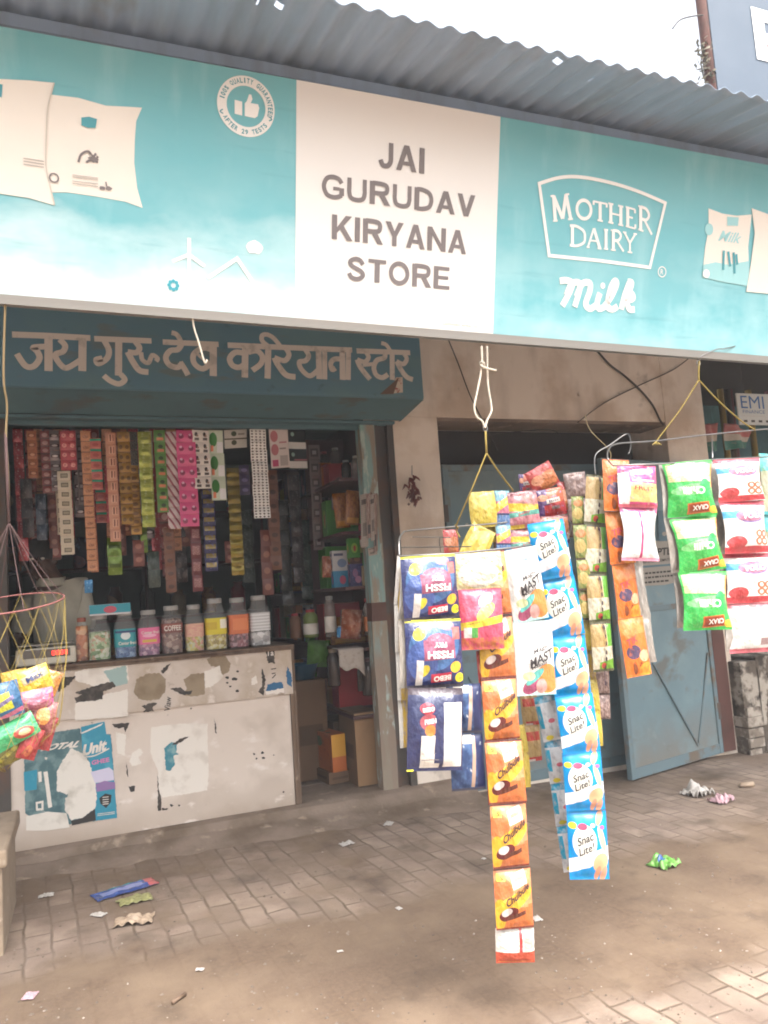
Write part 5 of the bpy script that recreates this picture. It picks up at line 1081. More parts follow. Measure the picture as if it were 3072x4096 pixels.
for i,(x,y0,y1,m,l) in enumerate(((2862,1440,1760,'pole_yellow','mustard painted pole under the sign at the right edge, nearest the pillar'),(2898,1440,1700,'pole_maroon','maroon pole between the two mustard poles'),(2972,1440,1650,'pole_yellow','mustard painted pole behind the EMI board'),(3050,1440,1600,'pole_maroon','maroon pole at the right edge behind the EMI board'),(2905,1560,1800,'rust_iron','dark iron pole in front of the striped cloths'))):
    a=P(x,y0-40,.9); b=P(x+14,y1,.9); b=V((a.x,.9,-.13))
    tag(MB().tube([a,b],.03,8).build('pole',MATS[m],smooth=True),l,'pole','poles of the neighbouring stall')
mat('tricolour','#b5aa9c',[(('r',0,.62,1,1),'#b06a66'),(('r',0,0,1,.36),'#3f7468'),(('n',6,.6,.1),'#a09488',.4)],rough=.8)
for l,pts in (('faded pink white and green cloth hanging nearest the plaster pillar',[(2808,1815),(2878,1800),(2866,1692),(2808,1700)]),('faded pink white and green cloth hanging left of the EMI board',[(2902,1800),(2992,1790),(3002,1722),(2905,1690)])):
    a,b,c,d=[P(x,y,.55) for x,y in pts]
    o=MB().grid(lambda u,v:a.lerp(b,u).lerp(d.lerp(c,u),v)+V((0,.03*math.sin(u*8+v*2),0)),16,10).build('striped_cloth',MATS['tricolour'],smooth=True); tag(o,l,'cloth','striped cloths at the neighbouring stall'); o.modifiers.new('t','SOLIDIFY').thickness=.003
mat('board_white','#b9bab5',rough=.6); mat('emi_blue','#3a5f8f',rough=.6)
EB=thing('hanging_board','small white EMI finance board hanging at the right edge','signboard',P(3010,1700,-.5))
w=MB(); Ye=-.5; a=P(2945,1572,Ye); b=P(2958,1698,Ye); x1=a.x+.52
w.box((a.x,Ye,b.z),(x1,Ye+.012,a.z)); w.build('board',MATS['board_white'],EB,bevel=.002)
w=MB(); hh=a.z-b.z; wd=.52
for body,u0,u1,v0,v1,mi in (('EMI',.06,.50,.52,.92,0),('FINANCE',.08,.50,.36,.47,0),):
    put_text(w,body,lambda x,y:V((a.x+wd*(u0+(u1-u0)*x),Ye-.0015,b.z+hh*(v0+(v1-v0)*y))),mi,.0)
for u_ in (.08,.22,.36,.5): w.add([V((a.x+wd*(u_+p_),Ye-.0012,b.z+hh*q_)) for p_,q_ in ((0,.08),(.07,.08),(.07,.15),(0,.15))],[(0,1,2,3)],2)
w.add([V((a.x+wd*p_,Ye-.0012,b.z+hh*q_)) for p_,q_ in ((.06,.27),(.5,.27),(.5,.285),(.06,.285))],[(0,1,2,3)],1)
w.build('lettering',[MATS['emi_blue'],MATS['fine_grey'],MATS['scrap_dark']],EB)
w=MB(); [w.tube([V((xx,Ye+.006,a.z-.003)),V((xx,Ye+.006,a.z+.5))],.0025,5) for xx in (a.x+.08,x1-.08)]; w.build('hanger',MATS['wire_dark'],EB)
# dark board above the roof with a white and red letter
mat('board_slate','#4b5866',[(('n',2,.55,.1),'#535f6c')],rough=.5,coord='POS'); mat('letter_white','#e3e3e0',rough=.5); mat('letter_red','#a8443c',rough=.5)
Yb=-1.5; p0=P(2832,150,Yb); zlo=roof_z(p0.x,Yb)+.06
BB=thing('roof_board','slate grey board with white letters standing above the tin roof at the right','signboard',(p0.x+1,Yb,zlo))
w=MB(); w.box((p0.x+.03,Yb,zlo),(p0.x+2.6,Yb+.06,6.2)); w.build('board',MATS['board_slate'],BB)
w=MB(); zb_=lambda a,b:(lambda p:V((p.x,Yb-.004,p.z)))(P(2700+a*.2242,b*.2242,Yb))
fl=lambda x,y,o:V((x,Yb-.002-o,y))
A=P(2700+1330*.2242,120*.2242,Yb); Bq=P(2700+1455*.2242,1060*.2242,Yb); bw=.20; ht=A.z-Bq.z; lx=Bq.x
bw=P(3046,80,Yb).x-P(3001,80,Yb).x; bs=bw/.17
fill(w,[(lx,A.z),(lx,Bq.z),(lx+bw,Bq.z),(lx+bw,Bq.z+ht*.34),(lx+3*bw,Bq.z+ht*.34),(lx+3*bw,Bq.z+ht*.55),(lx+bw,Bq.z+ht*.55),(lx+bw,Bq.z+ht*.76),(lx+3.4*bw,Bq.z+ht*.76),(lx+3.4*bw,A.z)],fl,0,.003)
fill(w,[(lx+bw*1.02,Bq.z-.12),(lx+bw*1.4,Bq.z-.12),(lx+bw*1.4,Bq.z+ht*.33),(lx+bw*1.02,Bq.z+ht*.33)],fl,1,.003)
w.build('lettering',[MATS['letter_white'],MATS['letter_red']],BB)
w=MB(); w.tube([V((p0.x,Yb+.02,zlo-.2)),V((p0.x,Yb+.02,6.2))],.03,8); w.build('post',MATS['oxide'],BB,smooth=True)
cable('thin cable arching to the post above the tin roof',[(2690,115,-1.5),(2720,80,-1.5),(2770,65,-1.5),(2822,60,-1.5)],.004,'wire_dark')
mat('creeper_leaf','#6a6250',[(('n',9,.55,.1),'#57503f')],rough=.7,coord='POS')
w=MB(); rr=random.Random(11); mats_=[(2812,200),(2805,240),(2800,260),(2812,300),(2832,320),(2808,180)]
for cx_,cy_ in mats_:
    for k in range(14):
        p=P(cx_+rr.uniform(-16,12),cy_+rr.uniform(-26,26),-1.5)+V((0,rr.uniform(-.05,.03),0)); a=V((rr.uniform(-1,1),rr.uniform(-1,1),rr.uniform(-1,1))).normalized()*.02; b=a.orthogonal().normalized()*.013
        w.add([p-a,p+b,p+a,p-b],[(0,1,2,3)])
stem=[P(x,y,-1.49) for x,y in ((2828,345),(2812,300),(2803,250),(2812,190),(2822,150))]
w.tube(stem,.004,5); tag(w.build('creeper',MATS['creeper_leaf']),'dry straggly creeper clinging to the post above the roof','plant')
# low cement bench at the lower left corner
mat('bench_cement','#93826f',[(('n',5,.55,.1),'#7d6d5c'),(('n',12,.66,.04),'#a99a88')],rough=.95,coord='POS',bump=(30,.5,.008))
bz=P(55,3240,-.53).z
BE=thing('cement_bench','low weathered cement bench at the lower left corner','bench',(-.6,-.87,-.02))
w=MB(); w.box((-.95,-1.2,bz-.07),(-.305,-.53,bz)); w.build('slab',MATS['bench_cement'],BE,bevel=.012)
w=MB(); w.box((-.92,-1.17,-.05),(-.325,-.56,bz-.07)); w.build('support',MATS['bench_cement'],BE,bevel=.01)
# ---------------------------------------------------------------- snack packets on the wire racks
foil=dict(rough=.22,spec=.6,coat=.55,bump=(6,.7,.014,(1.4,1,1)),var=(8,.2))
mat('pk_foil','#9a948c',[(('n',5,.55,.1),'#b8b2aa')],rough=.25,metal=.35)
mat('tx_white','#e6e2da',rough=.5); mat('tx_black','#2a2426',rough=.5); mat('tx_red','#a52c34',rough=.5); mat('tx_yellow','#d9c634',rough=.5); mat('tx_plum','#2c1222',rough=.5); mat('tx_navy','#24305c',rough=.5)
mat('pk_bebo','#262e5c',[(('e',.5,.62,.45,.36,.2),'#3b5f8c'),(('e',.28,.4,.26,.3),'#3a4f86'),(('r',.30,.42,.86,.72,.04),'#8d4a62'),(('e',.58,.68,.24,.12),'#8d4a62'),(('e',.24,.80,.12,.09,.5),'#cfc23a'),(('e',.3,.26,.11,.07,.7),'#c9b93a'),(('e',.86,.30,.1,.08,.3),'#d0a534'),(('r',.42,.09,.78,.22,.06),'#b02c40'),(('e',.93,.14,.08,.07),'#cfc42c'),(('e',.75,.9,.12,.06),'#a86a7a'),(('r',.82,.70,.96,.88),'#b0605c'),(('r',.16,0.02,.28,.42,-.08),'#c5beb8'),(('r',0,.965,1,1),'#d6d23a'),(('r',0,0,1,.05),'#3a3640')],**foil)
mat('pk_bebo_back','#262c50',[(('r',.22,.04,.56,.44),'#cfc8be'),(('r',.63,.05,.97,.83),'#d6d0c8'),(('e',.33,.76,.13,.07),'#a83a48'),(('e',.36,.6,.16,.1),'#a05058'),(('e',.38,.5,.1,.07),'#c07a3a'),(('r',0,.0,.12,.02),'#d6d23a'),(('r',.47,.1,.62,.95),'#2a3054'),(('r',.24,.14,.55,.15),'#6f6a6a'),(('r',.24,.22,.5,.225),'#8d8888'),(('r',0,.92,1,1),'#4a4048')],**foil)
mat('pk_navy','#2d4066',[(('n',6,.55,.1),'#4a648c'),(('r',.62,.05,.72,.95,-.12),'#b59a86'),(('r',.2,.82,.66,.97),'#d0ccc6'),(('r',.75,0,1,1),'#2a3054'),(('r',.0,.0,1,.04),'#3a3a48'),(('n',4,.66,.03),'#c4c8cc')],rough=.2,spec=.6,metal=.2)
mat('pk_popcorn','#d2c69a',[(('n',5,.56,.08),'#c2ae5c'),(('e',.5,.4,.42,.36),'#e0dac8'),(('n',9,.64,.03),'#8a7c50')],**foil)
mat('pk_pinkfry','#c04a62',[(('r',0,.38,1,.5,.12),'#d9b83c'),(('r',.08,.2,.4,.37),'#4f9a4a'),(('r',.08,.2,.26,.37),'#d6d2cc'),(('&',('n',7,.5,.1),('r',0,0,1,.2)),'#c0703c'),(('e',.62,.82,.18,.1,.4),'#d9c8bc'),(('e',.6,.62,.24,.1,.5),'#d9c45a')],**foil)
mat('pk_chul','#cf8a5c',[(('e',.2,.66,.26,.2),'#c9683a'),(('&',('n',8,.35,.2),('r',0,.0,1,.36)),'#b8622e'),(('e',.42,.44,.62,.13,.32),'#d8a030'),(('e',.12,.26,.16,.26),'#cfa02c'),(('&',('n',9,.45,.12),('e',.75,.14,.55,.24,.2)),'#b86636'),(('r',.06,.80,.28,.93),'#dcc254'),(('r',.44,.70,.84,.93,.2),'#e0d6c6'),(('r',.5,.8,.76,.86,.2),'#a8917e'),(('e',.33,.27,.25,.105,.25),'#5a1c1a'),(('r',.3,.2,.78,.27,.2),'#5a2c20'),(('e',.28,.30,.14,.065,.2),'#cfc0ba'),(('r',0,.97,1,1),'#5a2a22'),(('r',0,0,1,.03),'#6a2f24')],**foil)
mat('pk_chul_back','#c9c2b8',[(('r',.6,.02,.68,1),'#b03a3a'),(('r',0,0,1,.34),'#b04a34'),(('r',.72,.4,.95,.9),'#a9a29a'),(('r',.05,.04,.95,.05),'#d9a04a')],**foil)
mat('pk_mast','#dcd9d4',[(('r',0,.9,1,1),'#c9d9d8'),(('r',0,.0,1,.05),'#a9cfcb'),(('e',.7,.9,.2,.06),'#cfcfd4'),(('e',.78,.22,.3,.2),'#c98444'),(('e',.36,.12,.22,.1,.2),'#9c4a6a'),(('e',.62,.12,.14,.1),'#c99a94'),(('e',.45,.25,.25,.06,.4),'#5fb0a8'),(('e',.3,.26,.16,.06),'#c4cc9a'),(('n',3,.64,.04),'#c4c2c0',.5),(('r',.5,.82,.8,.86),'#8a9ab4')],**foil)
mat('pk_snac','#0d7fbc',[(('n',4,.55,.1),'#1590c4'),(('r',-.1,.20,1.1,.40,.18),'#d9dade'),(('r',.5,.22,.74,.36,.18),'#a8b8c6'),(('e',.4,.56,.3,.25),'#dfddd2'),(('e',.36,.78,.12,.05),'#b8405c'),(('e',.84,.6,.07,.2,.35),'#d8b08a'),(('e',.78,.26,.2,.13,.3),'#d0a27a'),(('e',.8,.9,.07,.13,-.7),'#c08e74'),(('e',.85,.08,.07,.13,-.6),'#c08e74'),(('e',.7,.1,.06,.12,-.6),'#b98468'),(('e',.86,.76,.06,.03),'#b85a90'),(('e',.12,.8,.1,.05),'#cfc23a'),(('e',.62,.8,.06,.03),'#e0e6e8')],rough=.22,spec=.55)
mat('pk_snac_back','#b9bcc0',[(('r',0,.85,1,1),'#1f7f9c'),(('r',.0,.3,.18,.8),'#1f8fb0'),(('n',5,.56,.1),'#9a9ca0'),(('e',.5,.45,.14,.05),'#b05a6a'),(('e',.3,.08,.16,.06),'#cfc23a')],rough=.2,spec=.6,metal=.15)
mat('pk_pink','#cf3f7c',[(('r',.2,.12,1,.56),'#d6c07a'),(('n',7,.6,.05),'#d9a8a0',.7),(('r',0,.04,.24,.8,.05),'#ddd8d6'),(('r',.3,.6,.9,.64),'#e0c4d0'),(('r',.0,0,1,.07),'#b04a5a'),(('e',.6,.84,.3,.07,.1),'#e6c4d4')],**foil)
mat('pk_pink_back','#ded9d8',[(('r',.44,.0,.52,1),'#b83a6c'),(('r',0,.9,1,1),'#c45a84'),(('r',0,0,1,.06),'#c98094'),(('r',.1,.78,.38,.8),'#8d8888'),(('r',.6,.78,.86,.8),'#8d8888'),(('n',6,.62,.05),'#c9c4c4')],**foil)
mat('pk_tik','#cf6a24',[(('r',0,.72,1,1),'#d07c3a'),(('e',.35,.42,.26,.12),'#4a3c58'),(('e',.75,.34,.22,.1),'#d9a884'),(('e',.35,.14,.08,.12,.5),'#7c3c1c'),(('e',.6,.13,.08,.12,.5),'#7c3c1c'),(('e',.8,.1,.3,.12),'#d98e2c'),(('n',6,.6,.08),'#c45f20'),(('r',0,.985,1,1),'#a04c18')],**foil)
mat('pk_crax','#2fa848',[(('r',.04,.62,.97,.94,-.03),'#d3cfa0'),(('e',.55,.48,.5,.1,.06),'#7cc47c'),(('n',26,.56,.06),'#5cb456',.6),(('e',.8,.5,.14,.16),'#2fae54'),(('r',.38,.05,.86,.24,.06),'#c0602c'),(('r',.41,.07,.83,.22,.06),'#8d3a1c'),(('e',.94,.1,.1,.07),'#cfae3a'),(('r',0,.95,1,1),'#3fae44'),(('r',0,.0,1,.04),'#2c9a3c'),(('r',.96,.5,1,.92),'#c98a4a')],**foil)
mat('pk_polo','#dcd6d0',[(('r',0,.91,1,1),'#c44a58'),(('r',0,0,1,.13,.02),'#c03a42'),(('r',0,.66,.35,.80),'#4f9fc4'),(('e',.56,.70,.34,.13),'#7c6a9c'),(('e',.56,.70,.31,.10),'#b0768e'),(('n',5,.63,.03),'#b87a68',.5),(('e',.22,.2,.2,.12),'#b03a3c'),(('e',.7,.36,.1,.075),'#b8684a'),(('e',.88,.36,.1,.075),'#b8684a'),(('e',.7,.22,.1,.075),'#b8684a'),(('e',.88,.22,.1,.075),'#b8684a'),(('e',.7,.36,.05,.04),'#d9cfc4'),(('e',.88,.36,.05,.04),'#d9cfc4'),(('e',.7,.22,.05,.04),'#d9cfc4'),(('e',.88,.22,.05,.04),'#d9cfc4')],**foil)
mat('pk_polo_back','#d9d6d2',[(('r',0,.9,1,1),'#c03a4c'),(('r',0,0,1,.09),'#c4485a'),(('r',.6,.15,.95,.3),'#8a6a6a'),(('s',40,0,.3),'#c4c1bd',.5),(('e',.5,.93,.06,.04),'#6a4a4a')],**foil)
mat('pk_pund','#c0bba6',[(('r',.0,.5,.7,1),'#a58a58'),(('n',7,.55,.1),'#8f7648',.5),(('r',.72,.5,1,1),'#5f9a34'),(('r',.3,0,1,.22,.1),'#6a9a30'),(('e',.5,.12,.12,.06),'#b0463a'),(('r',0,.0,1,.05),'#4a4a30'),(('r',0,.95,1,1),'#4f4c34')],**foil)
mat('pk_greenside','#5a6f34',[(('n',5,.5,.1),'#8f8a4c'),(('r',0,.0,1,.06),'#4a3a30'),(('e',.4,.4,.4,.2),'#b09a5c'),(('e',.5,.75,.4,.12),'#a06a34')],**foil)
mat('pk_brownpink','#a08880',[(('n',6,.5,.12),'#6f5650'),(('r',0,0,1,.07),'#4f3f3c')],**foil)
mat('pk_yellow','#c4ae48',[(('n',4,.56,.1),'#b0963a'),(('n',7,.66,.03),'#8a7434')],**foil)
mat('pk_multi','#b8647a',[(('r',0,.68,1,1),'#6a9aa8'),(('r',0,.48,1,.72,.3),'#d0b83a'),(('r',0,0,1,.3),'#5a7aa5'),(('n',5,.6,.06),'#d9c4c0',.6),(('r',0,.27,1,.33),'#2c3058')],**foil)
mat('pk_jelly','#b06a74',[(('r',0,.86,1,1),'#6d2f3c'),(('n',5,.52,.12),'#cf9c9c',.7),(('r',0,.44,1,.66,-.12),'#d0ae34'),(('r',0,.32,1,.45,.04),'#5a9a8c'),(('&',('n',7,.48,.1),('r',.4,.6,1,.9,-.3)),'#8a5c50'),(('r',0,0,.5,.1),'#d0ae3c')],**foil)
mat('pk_redcookie','#a83c38',[(('e',.66,.35,.4,.34,.3),'#b0683c'),(('e',.3,.5,.24,.2),'#c98a6a'),(('r',0,.9,1,1),'#9a2c30'),(('n',7,.62,.05),'#8a4a2c')],**foil)
mat('pk_purplecookie','#4c3062',[(('r',.4,.3,1,1),'#a83434'),(('e',.75,.75,.4,.3),'#b0542c'),(('e',.2,.7,.18,.12),'#c98a6a'),(('r',.3,.48,.8,.64,.06),'#cfc4bc'),(('r',.2,0,1,.42),'#a02c30'),(('r',.45,.24,.75,.36),'#6a5450'),(('n',8,.63,.04),'#8a7aa5')],**foil)
mat('pk_peachcookie','#b8705c',[(('e',.68,.55,.4,.4),'#a8683c'),(('r',0,0,1,.2),'#4c3468'),(('e',.3,.7,.25,.2),'#d0a088'),(('n',9,.64,.04),'#cdbfd0'),(('r',0,.93,1,1),'#7a3430')],**foil)
mat('pk_tan','#a58a5a',[(('r',.1,.58,.9,.82),'#b0342c'),(('n',6,.56,.1),'#8f7444',.5),(('r',.2,0,1,.12),'#b03a3a'),(('r',.2,.0,.6,.06),'#b8a8a0')],**foil)
mat('pk_tealpk','#b5b29a',[(('r',0,.7,1,1),'#3fa5a8'),(('n',4,.55,.1),'#8f9a4a',.6),(('r',0,0,1,.05),'#3f9aa0')],**foil)
mat('pk_goldedge','#b89a3a',[(('n',5,.55,.1),'#9a8a7c'),(('r',0,0,.3,1),'#c4bfb8')],**foil)
PI=math.pi
PM={}
def pack(key,front,back='pk_foil',arts=(),tx='tx_white',d=.1,seed=1,wr=.75,pinch=.0,seal=.05,n=2):
    PM[key]=[pack_mesh('packet_'+key,[MATS[front],MATS[back]]+[MATS[t] for t in (tx if isinstance(tx,tuple) else (tx,))],1,1,d,22,26,arts,seal,seed+7*i,wr,pinch) for i in range(n)]
pack('bebo','pk_bebo',arts=[('FISSH',.58,.5,.46,.11,PI,2,.9,.03),('FRY',.58,.64,.22,.07,PI,2,.9,.03),('BEBO',.6,.155,.30,.08,PI+.06,2,.9,.03),('10',.93,.14,.05,.04,PI,3,.9)],tx=('tx_white','tx_black'),seed=1)
pack('bebo_back','pk_bebo_back',arts=[('BEBO',.33,.76,.2,.05,.1,2,.9,.03),('FISSH',.36,.62,.2,.06,.1,2,.9,.03)],seed=2,n=1)
pack('navy','pk_navy',seed=3); pack('popcorn','pk_popcorn',seed=4,n=1); pack('pinkfry','pk_pinkfry',arts=[('16 JUN 2022',.3,.44,.3,.025,.1,2,.7)],tx='tx_black',seed=5,n=1)
pack('chul','pk_chul',arts=[('Chulbule',.56,.60,.66,.125,.26,2,.6,.035),('5',.17,.865,.08,.06,.0,2,.6)],tx=('tx_plum','tx_yellow'),seed=6)
pack('chul_back','pk_chul_back',seed=7,n=1)
pack('mast','pk_mast',arts=[('MAST',.62,.50,.62,.13,.12,2,.5,.025),('Magic',.62,.62,.4,.08,.12,2,.5,.01),('Masala',.55,.41,.4,.05,.1,2,.5)],tx='tx_black',seed=8)
pack('snac','pk_snac',arts=[('Snac',.4,.62,.40,.13,.15,2,.6,.02),('Lite!',.42,.47,.38,.12,.15,2,.6,.02)],tx='tx_black',seed=9)
pack('snac_back','pk_snac_back',seed=10)
pack('pink','pk_pink',arts=[('FRUIT',.55,.42,.5,.1,-.05,2,.8),('Classy',.62,.84,.42,.08,.08,3,.8,.02)],tx=('tx_red','tx_white'),seed=11,n=1); pack('pink_back','pk_pink_back',seed=12,n=1,pinch=.18)
pack('tik','pk_tik',arts=[('TIK',.3,.62,.4,.12,.1,2,.5,.02)],tx='tx_red',seed=13,wr=.5)
pack('crax','pk_crax',arts=[('CRAX',.62,.145,.34,.085,PI+.06,2,1.0,.03),('Chilli',.5,.45,.5,.13,PI-.02,2,1.0,.03)],seed=14,pinch=.12)
pack('polo','pk_polo',arts=[('POLO',.56,.70,.46,.11,.06,2,1.0,.04),('fruit',.55,.82,.2,.05,.06,3,1.0)],tx=('tx_white','tx_red'),seed=15,pinch=.10); pack('polo_back','pk_polo_back',seed=16,n=1,pinch=.05)
pack('pund','pk_pund',arts=[('Pund',.55,.33,.62,.2,1.4,2,.5,.02)],tx='tx_plum',seed=17,wr=.5); pack('greenside','pk_greenside',seed=18,wr=.6); pack('brownpink','pk_brownpink',seed=19); pack('yellow','pk_yellow',seed=20,pinch=-.1); pack('multi','pk_multi',seed=21,n=1)
pack('jelly','pk_jelly',arts=[('Jelly',.5,.39,.4,.08,.2,2,1,.02)],tx='tx_red',seed=22,n=1)
pack('redcookie','pk_redcookie',seed=23,n=1); pack('purplecookie','pk_purplecookie',arts=[('Bisc',.55,.56,.4,.1,.06,2,1,.02)],tx='tx_black',seed=24,n=1); pack('peachcookie','pk_peachcookie',seed=25,n=1); pack('tan','pk_tan',seed=26,n=1); pack('teal','pk_tealpk',seed=27,n=1); pack('goldedge','pk_goldedge',seed=28,wr=.8)
pack('silver','pk_foil',seed=31,pinch=.1,wr=.9); pack('redside','pk_redcookie',seed=32,wr=.9)
def pstrip(label,seams,wpx,keys,Y,yaw=-.28,group='snack packet strips on the wire racks',jit=.045,wend=None):
    """seams: (centre x, y) of every tear line down the strip; keys: the packets between them"""
    t=thing('packet_strip',label,'snack packets',P(seams[0][0],seams[0][1],Y),group); rr=random.Random(int(seams[0][0]))
    for i,k in enumerate(keys):
        (xa,ya),(xb,yb)=seams[i],seams[i+1]; w_=wpx+(wend-wpx)*i/max(1,len(keys)-1) if wend else wpx
        yy=Y+.012*math.sin(i*1.3+seams[0][0])
        a=P(xa,ya,yy); b=P(xb,yb,yy); mid=(a+b)/2; e_=V((math.cos(yaw),math.sin(yaw),0))*.02; qa,qb=proj(mid-e_),proj(mid+e_); wd=w_*.04/math.hypot(qb[0]-qa[0],qb[1]-qa[1])
        dn=(a-b); hh=dn.length; zd=dn.normalized(); xd=V((math.cos(yaw),math.sin(yaw),0)); xd=(xd-zd*xd.dot(zd)).normalized(); yd=zd.cross(xd)
        R=Matrix((xd,yd,zd)).transposed().to_4x4()
        put(PM[k][i%len(PM[k])],'packet',t,Matrix.Translation(a)@R@Matrix.Rotation(rr.uniform(-jit,jit)*3.2,4,'Z')@Matrix.Rotation(rr.uniform(-jit,jit),4,'X')@Matrix.Diagonal((wd*1.02,min(wd,hh)*(1.7 if wd<hh else 1.4),hh,1)))
    return t
YF=-2.45; YM=-2.28; YR=-2.12
pstrip('navy fish snack packets hung upside down at the left end of the middle rack',[(1710,2222),(1730,2478),(1742,2752),(1740,3085)],222,['bebo','bebo','bebo_back'],YF)
pstrip('two dark blue foil packets showing their backs below and beside the navy fish packets',[(1852,2735),(1862,2932),(1876,3160)],134,['navy','navy'],YF+.05)
pstrip('strip of foil and yellow packets seen on edge left of the navy packets',[(1612,2225),(1600,2420),(1606,2610),(1612,2800),(1622,2990)],44,['goldedge']*4,YF+.10,.0)
pstrip('pale yellow packet beside the navy strip with a bright pink packet below it',[(1905,2210),(1918,2355),(1932,2598)],185,['popcorn','pinkfry'],YF-.03,wend=165)
pstrip('longest strip of orange and yellow packets, almost reaching the ground',[(1948,2204),(1978,2462),(1994,2712),(2012,2960),(2031,3212),(2046,3470),(2058,3712),(2062,3852)],136,['chul']*6+['chul_back'],YF,wend=150)
pstrip('strip of two white packets with vegetables pictured at the foot',[(2072,2194),(2128,2483),(2147,2780)],138,['mast','mast'],YF-.01,wend=152)
pstrip('long strip of bright blue and white packets curving down the middle rack',[(2180,2085),(2222,2312),(2266,2545),(2294,2780),(2325,3008),(2344,3242),(2358,3516)],140,['snac']*6,YF,wend=150)
pstrip('silver backed blue strip hanging just behind the bright blue strip',[(2180,2780),(2222,2960),(2248,3130),(2272,3300),(2300,3480)],92,['snac_back']*4,YF+.10)
pstrip('tan and red packets hanging behind the white vegetable strip',[(2112,2770),(2126,2900),(2138,3045)],66,['tan','tan'],YM)
pstrip('narrow yellow packets on edge behind the long orange strip',[(2078,2900),(2096,3010),(2106,3150)],36,['yellow','yellow'],YM+.02)
pstrip('two yellow pouches dangling below the left cord of the middle rack',[(1925,1966),(1938,2110),(1880,2235)],96,['yellow','yellow'],YR+.02)
pstrip('yellow packet on edge right beside the two yellow pouches',[(1962,1990),(1972,2170)],44,['yellow'],YR+.04)
pstrip('packets with blue yellow and pink bands on edge left of the jelly packets',[(2006,1962),(2012,2100),(2016,2210)],60,['multi','multi'],YR)
pstrip('pink and yellow jelly sweet packets at the back of the middle rack',[(2080,1966),(2100,2112),(2112,2215)],122,['jelly','jelly'],YR-.02)
pstrip('red and purple cookie packets at the top of the middle rack',[(2145,1868),(2192,1955),(2215,2064),(2224,2178)],108,['redcookie','purplecookie','peachcookie'],YR-.03)
pstrip('rust red and pale packet corners just above the navy strip',[(1800,2118),(1806,2215)],58,['redside'],YR+.03)
pstrip('small green packet tucked between the two yellow pouches',[(1938,2095),(1946,2185)],48,['greenside'],YR+.06)
pstrip('brown wrapper edge between the yellow pouches and the banded packets',[(1990,2105),(1996,2205)],40,['brownpink'],YR+.07)
pstrip('second red cookie strip on edge left of the topmost red packet',[(2098,1895),(2108,1985),(2118,2060)],50,['purplecookie','redcookie'],YR+.05)
pstrip('mauve and red packets packed behind the cookie packets',[(2262,1925),(2272,2040),(2280,2150)],72,['redcookie','brownpink'],YR+.06)
pstrip('red wrapper strip with brown edges behind the jelly packets',[(2128,1960),(2146,2070),(2168,2190)],56,['redcookie','brownpink'],YR+.03)
pstrip('pale mauve packets bunched at the far corner of the middle rack',[(2295,1890),(2312,1995),(2318,2090)],84,['brownpink','brownpink'],YR+.02)
pstrip('dull green packets seen on edge beside the cookie packets',[(2308,1985),(2318,2100),(2330,2240),(2340,2360),(2346,2480)],52,['greenside']*4,YM)
pstrip('strip of cream and green packets with tan peanuts left of the orange strip',[(2388,1900),(2382,2098),(2384,2296),(2400,2487),(2418,2686)],80,['pund']*4,YM-.03,-.15)
pstrip('pale brown packets hanging below the cream and green strip',[(2404,2670),(2408,2780),(2412,2878)],62,['brownpink','brownpink'],YM+.04)
pstrip('slim yellow packets between the bright blue strip and the cream green strip',[(2350,2480),(2356,2600),(2366,2720),(2380,2850),(2392,2985)],40,['yellow','goldedge','yellow','yellow'],YM+.02)
pstrip('strip of plain orange packets with dark star emblems on the right rack',[(2462,1838),(2468,2045),(2492,2255),(2520,2470),(2556,2704)],98,['tik']*4,YM-.08,-.1)
pstrip('bright pink fruit candy packets with a white packet back below, on the right rack',[(2545,1862),(2552,2030),(2560,2244)],158,['pink','pink_back'],YF+.03)
pstrip('strip of three green and cream corn ring packets hung upside down on the right rack',[(2746,1846),(2770,2066),(2808,2287),(2826,2520)],186,['crax']*3,YF)
pstrip('strip of white and red mint ring packets at the right edge of the right rack',[(2945,1836),(2966,2005),(2985,2214),(3002,2411),(3022,2610)],190,['polo','polo','polo','polo_back'],YF)
pstrip('teal and lime packet just entering at the right edge behind the mint packets',[(3086,1815),(3104,2060),(3110,2300)],110,['teal','teal'],YF+.06)
pstrip('grey foil backs of the packets peeping out left of the corn ring strip',[(2668,1856),(2690,2066),(2728,2287),(2746,2510)],62,['silver']*3,YF+.07,.3)
pstrip('grey foil backs of the packets peeping out left of the mint ring strip',[(2866,1846),(2886,2005),(2905,2214),(2922,2411),(2940,2600)],64,['silver']*4,YF+.07,.3)
pstrip('foil packet backs peeping out right of the plain orange strip',[(2528,2090),(2548,2262),(2578,2470),(2604,2650)],44,['silver']*3,YM-.04,-.3)
pstrip('red and white packet edges peeping out left of the long orange strip',[(1928,2600),(1944,2740),(1958,2970),(1980,3215),(1996,3470),(2006,3700)],44,['redside','chul_back','redside','chul_back','redside'],YF+.05,.3)
pstrip('crinkled grey foil edge left of the navy strip',[(1630,2232),(1618,2480),(1630,2752)],50,['silver','silver'],YF+.06,.3)
